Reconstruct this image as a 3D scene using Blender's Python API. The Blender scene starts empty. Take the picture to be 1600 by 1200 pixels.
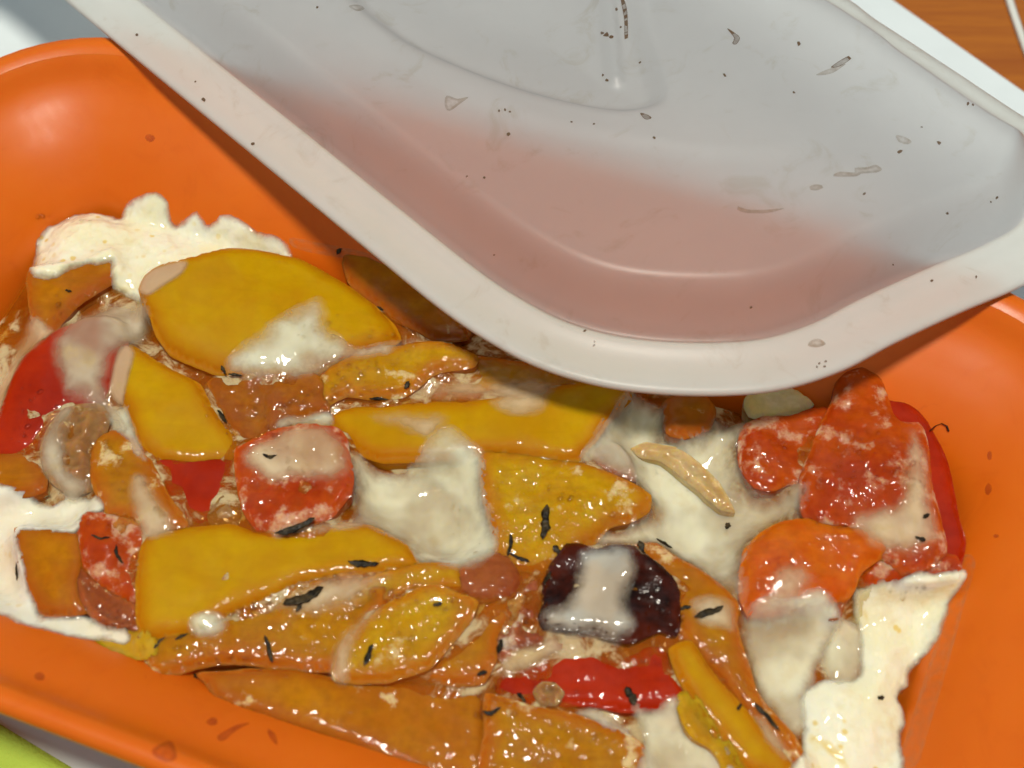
import bpy, math, random
import numpy as np
from mathutils import Vector, Matrix
from mathutils.bvhtree import BVHTree
from mathutils.geometry import delaunay_2d_cdt

# ------------------------------------------------------------------ camera, room light, exposure
S = 0.01                                   # everything below is modelled in centimetres
sc = bpy.context.scene
PITCH, HFOV, DIST, TGT = math.radians(60), math.radians(40), 27.5, Vector((0, 0, 2.2))
FWD = Vector((0, math.cos(PITCH), -math.sin(PITCH)))
RGT = Vector((1, 0, 0)); UPV = Vector((0, math.sin(PITCH), math.cos(PITCH)))
CAM = TGT - FWD * DIST
FPX = 800 / math.tan(HFOV / 2)
cd = bpy.data.cameras.new('camera'); co = bpy.data.objects.new('camera', cd)
sc.collection.objects.link(co); sc.camera = co
co.location = CAM * S; co.rotation_euler = (math.pi / 2 - PITCH, 0, 0)
cd.sensor_fit = 'HORIZONTAL'; cd.angle = HFOV; cd.clip_start = 0.005; cd.clip_end = 50
cd.dof.use_dof = True; cd.dof.focus_distance = (DIST + 0.2) * S; cd.dof.aperture_fstop = 15

# indoor light: dim room as an even cool background, one small bright lamp overhead
w = bpy.data.worlds.new('World'); sc.world = w; w.use_nodes = True
w.node_tree.nodes['Background'].inputs[0].default_value = (.82, .93, 1, 1)
w.node_tree.nodes['Background'].inputs[1].default_value = 0.36
def area(name, pos, target, size, power, col):
    l = bpy.data.lights.new(name, 'AREA'); l.shape = 'DISK'; l.size = size * S; l.energy = power; l.color = col
    o = bpy.data.objects.new(name, l); sc.collection.objects.link(o); o.location = Vector(pos) * S
    o.rotation_euler = (Vector(pos) - Vector(target)).to_track_quat('Z', 'Y').to_euler(); return o
area('ceiling_lamp', (-2, -14, 120), (0, 0, 2), 17, 17.0, (1, .93, .80))
vs = sc.view_settings
sc.display_settings.display_device = 'sRGB'; vs.view_transform = 'Standard'; vs.look = 'None'
vs.exposure = -0.38; vs.gamma = 1; vs.use_curve_mapping = False
sc.render.engine = 'CYCLES'; cy = sc.cycles
cy.max_bounces = 8; cy.diffuse_bounces = 3; cy.glossy_bounces = 2; cy.transmission_bounces = 5
cy.transparent_max_bounces = 16; cy.caustics_reflective = False; cy.sample_clamp_indirect = 4
cy.use_denoising = True; cy.use_adaptive_sampling = True; cy.adaptive_threshold = .03

# ------------------------------------------------------------------ small tools
rng = np.random.default_rng(7); random.seed(7)

def ray(px, py):
    return (FWD * FPX + RGT * (px - 800) + UPV * (600 - py)).normalized()

def at(px, py, z, g=(0, 0), c=(0, 0)):
    """world point (cm) where the sight line meets the plane z + g.(xy-c)"""
    d = ray(px, py)
    t = (z + g[0] * (CAM.x - c[0]) + g[1] * (CAM.y - c[1]) - CAM.z) / (d.z - g[0] * d.x - g[1] * d.y)
    return CAM + d * t

def _hash(ix, iy, seed):
    h = np.sin(ix * 127.1 + iy * 311.7 + seed * 74.7) * 43758.5453
    return h - np.floor(h)

def vnoise(x, y, seed=0):
    x = np.asarray(x, float); y = np.asarray(y, float)
    ix, iy = np.floor(x), np.floor(y); fx, fy = x - ix, y - iy
    fx = fx * fx * (3 - 2 * fx); fy = fy * fy * (3 - 2 * fy)
    a, b = _hash(ix, iy, seed), _hash(ix + 1, iy, seed)
    c, d = _hash(ix, iy + 1, seed), _hash(ix + 1, iy + 1, seed)
    return (a + (b - a) * fx + (c - a) * fy + (a - b - c + d) * fx * fy) * 2 - 1

def fnoise(x, y, s, seed=0, oct=3):
    r = 0; a = 1.0
    for i in range(oct):
        r = r + a * vnoise(np.asarray(x) * s + 13.7 * i, np.asarray(y) * s - 7.1 * i, seed + i); s *= 2.03; a *= 0.5
    return r / 1.75

def spline(pts, ds, closed=True, sharp=0.0):
    P = np.array(pts, float); n = len(P); out = []
    for i in range(n if closed else n - 1):
        if closed: p0, p1, p2, p3 = P[i - 1], P[i], P[(i + 1) % n], P[(i + 2) % n]
        else: p0, p1, p2, p3 = P[max(i - 1, 0)], P[i], P[i + 1], P[min(i + 2, n - 1)]
        k = max(1, int(round(np.linalg.norm(p2 - p1) / ds)))
        for j in range(k):
            t = j / k
            c = 0.5 * (2 * p1 + (p2 - p0) * t + (2 * p0 - 5 * p1 + 4 * p2 - p3) * t * t + (3 * p1 - p0 - 3 * p2 + p3) * t ** 3)
            out.append((1 - sharp) * c + sharp * (p1 + (p2 - p1) * t))
    if not closed: out.append(P[-1])
    return np.array(out)

def pdist(Q, P):
    """distance of the points Q to closed polygon P, and inside flag"""
    A = P; B = np.roll(P, -1, 0); AB = B - A; L = (AB ** 2).sum(1) + 1e-12
    d2 = np.full(len(Q), 1e9); ins = np.zeros(len(Q), bool)
    for i in range(len(A)):
        QA = Q - A[i]
        t = np.clip((QA @ AB[i]) / L[i], 0, 1)
        d2 = np.minimum(d2, ((QA - t[:, None] * AB[i]) ** 2).sum(1))
        cond = (A[i, 1] > Q[:, 1]) != (B[i, 1] > Q[:, 1])
        xx = A[i, 0] + (Q[:, 1] - A[i, 1]) / (AB[i, 1] if abs(AB[i, 1]) > 1e-12 else 1e-12) * AB[i, 0]
        ins ^= cond & (Q[:, 0] < xx)
    return np.sqrt(d2), ins

def fill(P, h, seed=0):
    """triangulate polygon P with inner points about h apart -> xy, tris, dist to outline, outline indices"""
    lo, hi = P.min(0), P.max(0)
    gx, gy = np.meshgrid(np.arange(lo[0], hi[0], h), np.arange(lo[1], hi[1], h * 0.87))
    gx[1::2] += h / 2
    Q = np.stack([gx.ravel(), gy.ravel()], 1)
    Q += np.random.default_rng(seed).uniform(-.15 * h, .15 * h, Q.shape)
    d, ins = pdist(Q, P)
    Q = Q[ins & (d > 0.55 * h)]
    allp = np.vstack([P, Q]); n = len(P)
    v, e, f, ov, oe, of = delaunay_2d_cdt([Vector(p) for p in allp], [(i, (i + 1) % n) for i in range(n)], [], 1, 1e-6)
    xy = np.array([tuple(p) for p in v])
    d, _ = pdist(xy, P)
    inv = [None] * n
    for k, src in enumerate(ov):
        for s_ in src:
            if s_ < n: inv[s_] = k
    loop = [k for k in inv if k is not None]
    d[loop] = 0
    T = [tuple(t) for t in f]
    return xy, T, d, loop

BV = []                                    # (verts, faces) of solids, used to lay things on them

def mesh_obj(name, V, F, mat, parent=None, origin=None, smooth=True, attrs=None, solid=False):
    V = np.asarray(V, float)
    if solid: BV.append((V.copy(), list(F)))
    if origin is None:
        origin = np.array([V[:, 0].mean(), V[:, 1].mean(), V[:, 2].min()]) if parent is None else None
    if parent is not None: origin = np.array(parent['_o'])
    me = bpy.data.meshes.new(name)
    me.from_pydata(((V - origin) * S).tolist(), [], [tuple(int(i) for i in f) for f in F])
    if smooth: me.polygons.foreach_set('use_smooth', [True] * len(me.polygons))
    for k, a in (attrs or {}).items():
        at_ = me.attributes.new(k, 'FLOAT', 'POINT'); at_.data.foreach_set('value', np.asarray(a, np.float32))
    me.update(); me.validate()
    if mat is not None: me.materials.append(mat)
    o = bpy.data.objects.new(name, me); sc.collection.objects.link(o)
    if parent is None:
        o.location = Vector(origin) * S; o['_o'] = [float(x) for x in origin]
    else:
        o.parent = parent; o['_o'] = [float(x) for x in origin]
    return o

def empty(name, origin):
    o = bpy.data.objects.new(name, None); sc.collection.objects.link(o); o.empty_display_size = .01
    o.location = Vector(origin) * S; o['_o'] = [float(x) for x in origin]; return o

def tag(o, label=None, cat=None, group=None, kind=None):
    if label: o['label'] = label
    if cat: o['category'] = cat
    if group: o['group'] = group
    if kind: o['kind'] = kind
    return o

def bvh():
    V = []; F = []; k = 0
    for v, f in BV:
        V += [tuple(p) for p in v]; F += [tuple(i + k for i in t) for t in f]; k += len(v)
    return BVHTree.FromPolygons(V, F)

# ------------------------------------------------------------------ materials
class NT:
    def __init__(s, name):
        s.m = bpy.data.materials.new(name); s.m.use_nodes = True; s.t = s.m.node_tree
        s.t.nodes.clear(); s.out = s.n('ShaderNodeOutputMaterial')
    def n(s, typ, **k):
        nd = s.t.nodes.new(typ)
        for a, b in k.items():
            if a.startswith('i_'):
                nm = a[2:]
                nd.inputs[int(nm) if nm.isdigit() else nm.replace('_', ' ')].default_value = b
            else: setattr(nd, a, b)
        return nd
    def l(s, a, b): s.t.links.new(a, b)
    def vec(s, scale=100.0, rnd=True):
        tc = s.n('ShaderNodeTexCoord'); vm = s.n('ShaderNodeVectorMath', operation='SCALE'); s.l(tc.outputs['Object'], vm.inputs[0])
        vm.inputs['Scale'].default_value = scale
        if not rnd: return vm.outputs[0]
        oi = s.n('ShaderNodeObjectInfo'); mu = s.n('ShaderNodeMath', operation='MULTIPLY', i_1=57.0); s.l(oi.outputs['Random'], mu.inputs[0])
        ad = s.n('ShaderNodeVectorMath', operation='ADD'); s.l(vm.outputs[0], ad.inputs[0]); s.l(mu.outputs[0], ad.inputs[1])
        return ad.outputs[0]
    def noise(s, v, scale, detail=4, rough=.55, dist=0.0):
        n = s.n('ShaderNodeTexNoise'); s.l(v, n.inputs['Vector'])
        n.inputs['Scale'].default_value = scale; n.inputs['Detail'].default_value = detail
        n.inputs['Roughness'].default_value = rough; n.inputs['Distortion'].default_value = dist
        return n.outputs['Fac']
    def ramp(s, f, a, b, lo=0.0, hi=1.0):
        r = s.n('ShaderNodeMapRange', interpolation_type='SMOOTHSTEP'); s.l(f, r.inputs[0])
        for i, x in enumerate((a, b, lo, hi)): r.inputs[i + 1].default_value = x
        return r.outputs[0]
    def mix(s, f, a, b):
        m = s.n('ShaderNodeMix', data_type='RGBA')
        if isinstance(f, (int, float)): m.inputs[0].default_value = f
        else: s.l(f, m.inputs[0])
        for x, i in ((a, 6), (b, 7)):
            if isinstance(x, tuple): m.inputs[i].default_value = (*x, 1)
            else: s.l(x, m.inputs[i])
        return m.outputs[2]
    def math(s, op, a, b=0.0, clamp=False):
        m = s.n('ShaderNodeMath', operation=op, use_clamp=clamp)
        for x, i in ((a, 0), (b, 1)):
            if isinstance(x, (int, float)): m.inputs[i].default_value = x
            else: s.l(x, m.inputs[i])
        return m.outputs[0]
    def bump(s, h, strength, dist, prev=None):
        b = s.n('ShaderNodeBump'); s.l(h, b.inputs['Height']); b.inputs['Strength'].default_value = strength
        b.inputs['Distance'].default_value = dist
        if prev is not None: s.l(prev, b.inputs['Normal'])
        return b.outputs[0]
    def attr(s, name):
        return s.n('ShaderNodeAttribute', attribute_name=name).outputs['Fac']
    def pbr(s, col, rough=.3, normal=None, sss=0.0, sr=(1, .4, .15), sscale=.002, coat=0.0, crough=.05, spec=.5):
        p = s.n('ShaderNodeBsdfPrincipled')
        for x, nm in ((col, 'Base Color'), (rough, 'Roughness')):
            if isinstance(x, tuple): p.inputs[nm].default_value = (*x, 1)
            elif isinstance(x, (int, float)): p.inputs[nm].default_value = x
            else: s.l(x, p.inputs[nm])
        p.inputs['Subsurface Weight'].default_value = sss; p.inputs['Subsurface Radius'].default_value = sr
        p.inputs['Subsurface Scale'].default_value = sscale
        p.inputs['Coat Weight'].default_value = coat; p.inputs['Coat Roughness'].default_value = crough
        p.inputs['Specular IOR Level'].default_value = spec
        if normal is not None:
            s.l(normal, p.inputs['Normal']); s.l(normal, p.inputs['Coat Normal'])
        return p.outputs[0]
    def done(s, sh): s.l(sh, s.out.inputs['Surface']); return s.m

CREAM = (.68, .53, .27)
def food(name, c1, c2, cream=0.0, bump=.35, pebble=0.0, sss=.35, rough=.32, coat=.85, creamc=CREAM, rim=None, glaze=1.0, mott=1.0):
    n = NT(name); v = n.vec()
    f1 = n.ramp(n.noise(v, .9, 3, .6, .4), .32, .68)
    col = n.mix(f1, c1, c2)
    f2 = n.ramp(n.noise(v, 5.5, 4, .6), .3, .75, 0, .4 * mott)
    col = n.mix(f2, col, tuple(x * .62 for x in c2))
    if rim is not None:                                    # browned cut edge of the piece
        e = n.ramp(n.math('ADD', n.attr('edge'), n.math('MULTIPLY', n.noise(v, 3, 4), .25)), .12, .55, .9, 0)
        col = n.mix(e, col, rim)
    mp = n.n('ShaderNodeMapping'); n.l(v, mp.inputs[0]); mp.inputs['Scale'].default_value = (.7, 5.5, 1.0); mp.inputs['Rotation'].default_value = (0, 0, .35)
    col = n.mix(n.ramp(n.noise(mp.outputs[0], 1.0, 4, .6, .3), .5, .72, 0, .38 * mott), col, tuple(x * .7 for x in c2))       # fibres
    if cream > 0:
        cm = n.ramp(n.noise(v, 1.6, 5, .62, .1), .66 - cream * .3, .74 - cream * .22)
        cm = n.math('MULTIPLY', cm, n.ramp(n.noise(v, 9, 4, .7), .25, .6, .35, .95))
        col = n.mix(cm, col, creamc)
    nb = n.bump(n.noise(v, 3.2, 2, .5), bump * .8, .0010)
    if pebble > 0:
        vo = n.n('ShaderNodeTexVoronoi', feature='SMOOTH_F1'); n.l(v, vo.inputs['Vector'])
        vo.inputs['Scale'].default_value = 9; vo.inputs['Smoothness'].default_value = .6
        nb = n.bump(n.math('MULTIPLY', vo.outputs['Distance'], n.ramp(n.noise(v, 1.6, 3), .38, .62)), -pebble * .7, .0011, nb)
    wet = n.bump(n.noise(v, 8.5, .3, .5), (.34 + pebble * .35) * glaze, .0011, nb)          # uneven film of oil
    p = n.n('ShaderNodeBsdfPrincipled')
    n.l(col, p.inputs['Base Color']); n.l(nb, p.inputs['Normal']); n.l(wet, p.inputs['Coat Normal'])
    p.inputs['Roughness'].default_value = rough + .2; p.inputs['Specular IOR Level'].default_value = .06
    p.inputs['Subsurface Weight'].default_value = min(1, sss * 2.4); p.inputs['Subsurface Radius'].default_value = (1, .5, .08)
    p.inputs['Subsurface Scale'].default_value = .0032
    n.l(n.ramp(n.noise(v, 1.3, 4, .6), .43, .62, coat * .2, coat * 1.0), p.inputs['Coat Weight'])
    p.inputs['Coat Roughness'].default_value = .05
    return n.done(p.outputs[0])

def film_mat(name, c1, c2, full=.9, fade=(.02, .35), bump=.3, spots=0.0, opq=1.0, lump=0.0, sss=.4, wob=.7, fine=.12, oil=.38):
    n = NT(name); v = n.vec()
    col = n.mix(n.ramp(n.noise(v, .9, 3, .5, .1), .35, .65), c1, c2)
    if spots > 0:
        vo = n.n('ShaderNodeTexVoronoi'); n.l(v, vo.inputs['Vector']); vo.inputs['Scale'].default_value = 3.2
        sp = n.math('MULTIPLY', n.ramp(vo.outputs['Distance'], .12, .26, 1, 0), n.ramp(n.noise(v, 1.0, 2), .45, .6))
        yl = n.ramp(n.noise(v, .75, 4, .6, .8), .6, .78)
        col = n.mix(n.math('MULTIPLY', n.math('MAXIMUM', sp, yl), spots), col, (.74, .55, .12))
    nb = n.bump(n.noise(v, 2.2, 2, .5), bump, .0016)
    nb = n.bump(n.noise(v, 6, 1.5, .5), fine + lump, .0010, nb)
    ol = n.ramp(n.noise(v, 1.5, 4, .6, .2), .54, .72, 0, oil)
    col = n.mix(ol, col, (.60, .43, .13))
    sh = n.pbr(col, .5, nb, sss, (1, .85, .6), .0025, 1.0, .06, .06)
    tr = n.n('ShaderNodeBsdfTransparent')
    a = n.math('ADD', n.attr('film'), n.math('MULTIPLY', n.math('SUBTRACT', n.noise(v, 2.4, 4, .6, .1), .5), wob))
    a = n.ramp(a, fade[0], fade[1], 0, full)
    if opq < 1: a = n.math('MULTIPLY', a, n.ramp(n.noise(v, .8, 2.5, .5, .15), .36, .6, opq, 1))
    ms = n.n('ShaderNodeMixShader'); n.l(a, ms.inputs[0]); n.l(tr.outputs[0], ms.inputs[1]); n.l(sh, ms.inputs[2])
    return n.done(ms.outputs[0])

M = {}
M['skin'] = food('yellow_pepper_skin', (.52, .30, .001), (.47, .235, .001), bump=.12, sss=.3, rough=.3, coat=.3, rim=(.42, .14, .002), glaze=.35, mott=.35)
M['flesh'] = food('yellow_pepper_flesh', (.55, .33, .002), (.48, .23, .001), cream=.28, bump=.5, pebble=.45, rim=(.40, .12, .006))
M['amber'] = food('amber_pepper', (.48, .19, .001), (.41, .13, .001), bump=.25, cream=.1, pebble=.15, glaze=.6, coat=.5, rim=(.34, .08, .006))
M['golden'] = food('golden_pepper_strip', (.47, .215, .001), (.40, .14, .001), bump=.3, cream=.3, pebble=.3, rim=(.40, .10, .006))
M['brown'] = food('browned_pepper', (.38, .125, .006), (.30, .075, .005), bump=.5, cream=.10, pebble=.4)
M['redskin'] = food('red_pepper_skin', (.40, .022, .001), (.30, .013, .001), bump=.15, sss=.15, coat=.55, rough=.3, glaze=.75, mott=.5)
M['tomato'] = food('tomato_flesh', (.48, .080, .003), (.38, .038, .002), cream=.5, bump=.5, pebble=.3, creamc=(.60, .36, .22))
M['orangetom'] = food('orange_tomato_flesh', (.60, .15, .003), (.54, .09, .003), cream=.15, bump=.4, pebble=.3, creamc=(.62, .40, .25))
M['maroon'] = food('maroon_onion', (.34, .095, .022), (.26, .055, .012), cream=.15, bump=.4, pebble=.5, coat=.9)
M['mush'] = food('onion_mush', (.34, .10, .03), (.26, .06, .02), cream=.6, bump=.6, pebble=.6, creamc=(.62, .50, .36))
M['paleonion'] = food('pale_onion', (.56, .42, .20), (.48, .31, .12), cream=.4, bump=.3, pebble=.1, sss=.6)
M['onion'] = food('translucent_onion', (.34, .19, .07), (.27, .115, .035), cream=.25, bump=.4, pebble=.2, sss=.6)
M['char'] = food('charred_skin', (.004, .0015, .001), (.09, .011, .002), bump=.5, pebble=.3, sss=0, rough=.22, coat=1.0)
M['feta'] = food('cheese_crumb', (.70, .60, .34), (.62, .48, .18), bump=.5, sss=.6)
M['sauce'] = food('pan_juices', (.40, .125, .003), (.27, .06, .003), cream=.26, bump=.6, pebble=.25, coat=1.0, sss=.3)
M['yolk'] = food('yellow_oil', (.60, .36, .012), (.55, .28, .010), bump=.3, coat=1.0)
M['cheese'] = film_mat('melted_cheese', (.83, .81, .61), (.78, .74, .53), full=.9, fade=(-.1, .75), opq=.5, bump=.26, fine=.04, sss=.8, oil=.22)
M['thin'] = film_mat('thin_cheese_film', (.74, .59, .38), (.66, .48, .27), full=.85, fade=(-.05, .8), opq=.55)
M['pink'] = film_mat('pale_pink_film', (.62, .42, .25), (.58, .38, .22), full=.8, fade=(-.1, 1.1), wob=.3)
M['grey'] = film_mat('greyish_cheese_film', (.58, .50, .36), (.50, .38, .25), full=.92, fade=(-.05, .8), opq=.5)
M['blue'] = film_mat('milky_glaze', (.50, .51, .46), (.56, .47, .35), full=.9, fade=(-.05, .8), opq=.8)
M['yellowcream'] = film_mat('yellow_cream', (.68, .56, .16), (.66, .60, .30), full=.85, fade=(.05, .8))
M['curd'] = film_mat('white_curd', (.86, .84, .66), (.84, .80, .56), full=1, fade=(-.1, .35), wob=.5, spots=.8, lump=.14, sss=.8, oil=.3)
M['milk'] = film_mat('white_cream', (.84, .81, .66), (.80, .76, .58), full=1, fade=(-.05, .4), spots=.4, sss=.8, oil=.1)

def herb_mat():
    n = NT('dried_herb'); v = n.vec()
    col = n.mix(n.ramp(n.noise(v, 6, 4), .4, .7), (.012, .009, .005), (.06, .042, .018))
    return n.done(n.pbr(col, .4, n.bump(n.noise(v, 9, 2), .6, .0006), coat=0, spec=.12))
M['herb'] = herb_mat()

def dish_mat():
    n = NT('orange_silicone'); v = n.vec(rnd=False)
    col = n.mix(n.ramp(n.noise(v, .35, 3), .3, .7), (.69, .145, .006), (.65, .128, .005))
    st = n.math('MULTIPLY', n.ramp(n.noise(v, 1.1, 5, .6, 1.0), .66, .70), n.ramp(n.noise(v, .5, 2), .5, .6))
    col = n.mix(n.math('MULTIPLY', st, .3), col, (.45, .06, .006))
    sm_ = n.ramp(n.noise(v, .8, 6, .7, 1.6), .5, .75, 0, .22)
    col = n.mix(sm_, col, (.50, .075, .002))
    nb = n.bump(n.noise(v, 45, 2), .06, .0003)
    return n.done(n.pbr(col, n.ramp(n.noise(v, .9, 6, .7, 1.0), .3, .7, .36, .5), nb, .25, (1, .35, .06), .002, .12, .22, .22))
M['dish'] = dish_mat()

def lid_mat(name, see, tl_share, clear, t1=(.97, .96, .96), t2=(.94, .93, .93)):
    n = NT(name); v = n.vec(rnd=False)
    tone = n.mix(n.ramp(n.noise(v, .5, 4), .3, .7), t1, t2)
    smear = n.math('MULTIPLY', n.ramp(n.noise(v, .9, 6, .65, 1.2), .55, .72), .3)
    tone = n.mix(smear, tone, (.66, .60, .47))
    nb = n.bump(n.noise(v, 1.4, 3), .08, .001)
    nb = n.bump(n.noise(v, 60, 2), .05, .0002, nb)
    di = n.n('ShaderNodeBsdfDiffuse'); n.l(tone, di.inputs[0]); n.l(nb, di.inputs['Normal'])
    tl = n.n('ShaderNodeBsdfTranslucent'); n.l(tone, tl.inputs[0]); n.l(nb, tl.inputs['Normal'])
    a = n.n('ShaderNodeMixShader', i_0=tl_share); n.l(di.outputs[0], a.inputs[1]); n.l(tl.outputs[0], a.inputs[2])
    rf = n.n('ShaderNodeBsdfRefraction'); n.l(tone, rf.inputs[0]); rf.inputs['Roughness'].default_value = .9; rf.inputs['IOR'].default_value = 1.5
    tp = n.n('ShaderNodeBsdfTransparent')
    r2 = n.n('ShaderNodeMixShader', i_0=clear); n.l(rf.outputs[0], r2.inputs[1]); n.l(tp.outputs[0], r2.inputs[2])
    b = n.n('ShaderNodeMixShader', i_0=see); n.l(a.outputs[0], b.inputs[1]); n.l(r2.outputs[0], b.inputs[2])
    gl = n.n('ShaderNodeBsdfGlossy'); gl.inputs['Roughness'].default_value = .38; n.l(nb, gl.inputs['Normal'])
    fr = n.n('ShaderNodeFresnel', i_IOR=1.4); n.l(nb, fr.inputs['Normal'])
    c = n.n('ShaderNodeMixShader'); n.l(fr.outputs[0], c.inputs[0]); n.l(b.outputs[0], c.inputs[1]); n.l(gl.outputs[0], c.inputs[2])
    return n.done(c.outputs[0])
def lid_under():
    n = NT('silicone_underside')
    tp = n.n('ShaderNodeBsdfTransparent'); gl = n.n('ShaderNodeBsdfGlossy'); gl.inputs['Roughness'].default_value = .4
    c = n.n('ShaderNodeMixShader', i_0=.03); n.l(tp.outputs[0], c.inputs[1]); n.l(gl.outputs[0], c.inputs[2])
    return n.done(c.outputs[0])
M['lid_under'] = lid_under()
M['lid'] = lid_mat('translucent_silicone', .53, .60, .03)
M['lid_rim'] = lid_mat('thick_silicone_rim', .13, .48, .10, (.95, .98, .94), (.92, .95, .90))

def stain_mat(name, c, alpha, ring):
    n = NT(name); v = n.vec()
    sh = n.pbr(c, .35)
    tr = n.n('ShaderNodeBsdfTransparent')
    e = n.attr('film')
    a = n.math('ADD', n.ramp(e, ring, ring * 2.2, alpha * 1.6, alpha * .7), n.math('MULTIPLY', n.math('SUBTRACT', n.noise(v, 6, 4), .5), .7), True)
    ms = n.n('ShaderNodeMixShader'); n.l(a, ms.inputs[0]); n.l(tr.outputs[0], ms.inputs[1]); n.l(sh, ms.inputs[2])
    return n.done(ms.outputs[0])
M['splash'] = stain_mat('dried_brown_splash', (.24, .15, .07), .2, .03)
M['fleck'] = stain_mat('dried_dark_fleck', (.12, .07, .035), .6, .005)
M['redstain'] = stain_mat('dried_sauce_spot', (.45, .06, .008), .26, .04)

def wood_mat():
    n = NT('orange_wood'); v = n.vec(rnd=False)
    mp = n.n('ShaderNodeMapping'); n.l(v, mp.inputs[0]); mp.inputs['Rotation'].default_value = (0, 0, math.radians(-20)); mp.inputs['Scale'].default_value = (.12, 1.3, 1)
    col = n.mix(n.ramp(n.noise(mp.outputs[0], 1.6, 6, .6, .5), .3, .72), (.44, .135, .006), (.33, .085, .004))
    col = n.mix(n.ramp(n.noise(mp.outputs[0], 7, 4), .5, .8, 0, .5), col, (.24, .06, .004))
    return n.done(n.pbr(col, .4, n.bump(n.noise(mp.outputs[0], 7, 4), .15, .0006), coat=.2))
M['wood'] = wood_mat()
def plain(name, c, rough, b=.05, s=20, sss=0):
    n = NT(name); v = n.vec(rnd=False)
    col = n.mix(n.ramp(n.noise(v, .4, 4), .3, .7), c, tuple(x * .94 for x in c))
    return n.done(n.pbr(col, rough, n.bump(n.noise(v, s, 3), b, .0005), sss))
M['white'] = plain('white_melamine', (.76, .85, .88), .25)
M['green'] = plain('green_cloth', (.42, .58, .06), .8, .6, 14)
M['strip'] = plain('white_ribbon', (.75, .77, .72), .6, .3, 18)

# ------------------------------------------------------------------ table, white tray, green cloth
def slab(P, z0, z1, name, mat, bev=.15, h=2.0):
    P = np.array(P); n = len(P); c = P.mean(0)
    V = []; F = []
    rings = [(0, z0), (0, z1 - bev), (-bev * .3, z1 - bev * .3), (-bev, z1)]
    d = P - c; u = d / np.linalg.norm(d, axis=1)[:, None]
    for o, z in rings:
        V += [(*(p + q * o), z) for p, q in zip(P, u)]
    for k in range(len(rings) - 1):
        for i in range(n):
            j = (i + 1) % n; F.append((k * n + i, k * n + j, (k + 1) * n + j, (k + 1) * n + i))
    F.append(tuple(range((len(rings) - 1) * n, len(rings) * n))); F.append(tuple(reversed(range(n))))
    o = mesh_obj(name, V, F, mat, smooth=False)
    return o

TZ = -1.1                                  # table top
tag(slab([(-150, -120), (150, -120), (150, 160), (-150, 160)], TZ - 3, TZ, 'table_top', M['wood'], .3), kind='structure')
def rrect(cx, cy, hx, hy, r, ang, k=12):
    out = []
    ca, sa = math.cos(ang), math.sin(ang)
    for qx, qy, a0 in ((1, 1, 0), (-1, 1, 90), (-1, -1, 180), (1, -1, 270)):
        for i in range(k + 1):
            a = math.radians(a0 + 90 * i / k)
            x = qx * (hx - r) + r * math.cos(a); y = qy * (hy - r) + r * math.sin(a)
            out.append((cx + x * ca - y * sa, cy + x * sa + y * ca))
    return out
# white tray: far edge passes under the sight lines (1400,0) and (1600,140)
E0 = at(1403, 0, -.05); E1 = at(1600, 138, -.05)
ta = math.atan2(E1.y - E0.y, E1.x - E0.x)
tn = Vector((-math.sin(ta), math.cos(ta)))
mid = Vector((E0.x, E0.y)) - Vector((math.cos(ta), math.sin(ta))) * 8
HW = 16.0
tc_ = mid - tn * HW
tray = slab(rrect(tc_.x, tc_.y, 27, HW, 2.5, ta), TZ + .02, -.02, 'serving_tray', M['white'], .25)
tag(tray, 'white rigid tray lying under the orange dish', 'tray')
# green cloth at the near left corner, on the tray
G0 = at(0, 1132, .12); G1 = at(112, 1200, .12)
gd = (G1 - G0).normalized(); gn = Vector((gd.y, -gd.x, 0))
GV = []; GF = []; gk = 30
for j in range(gk + 1):
    for i in range(gk + 1):
        p = G0 + gd * (i / gk * 16 - 9) + gn * (j / gk * 7)
        zz = .05 + .035 * float(fnoise(p.x, p.y, .7, 5)) + .05 + .05 * math.exp(-j * .8)
        GV.append((p.x, p.y, zz))
for j in range(gk):
    for i in range(gk):
        a = j * (gk + 1) + i; GF.append((a, a + gk + 1, a + gk + 2, a + 1))
gc = mesh_obj('green_cloth', GV, GF, M['green'])
sm = gc.modifiers.new('thickness', 'SOLIDIFY'); sm.thickness = .0012; sm.offset = -1
tag(gc, 'green cloth peeping out below the dish at the lower left corner', 'cloth')
# white ribbon on the wood, upper right corner
w0 = [at(x, y, TZ + .02) for x, y in ((1560, -60), (1577, 0), (1592, 45), (1612, 100), (1640, 160))]
WV = []; WF = []
for i, p in enumerate(spline([(q.x, q.y) for q in w0], .5, False)):
    WV += [(p[0] - .13, p[1] + .05, TZ + .02), (p[0] - .05, p[1], TZ + .09), (p[0] + .05, p[1], TZ + .09), (p[0] + .13, p[1] - .05, TZ + .02)]
    if i:
        b = 4 * i
        for k in range(3): WF.append((b - 4 + k, b - 3 + k, b + 1 + k, b + k))
        WF.append((b - 1, b - 4, b, b + 3))
tag(mesh_obj('white_ribbon', WV, WF, M['strip']), 'narrow white ribbon on the orange wood at the upper right corner', 'ribbon')

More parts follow.
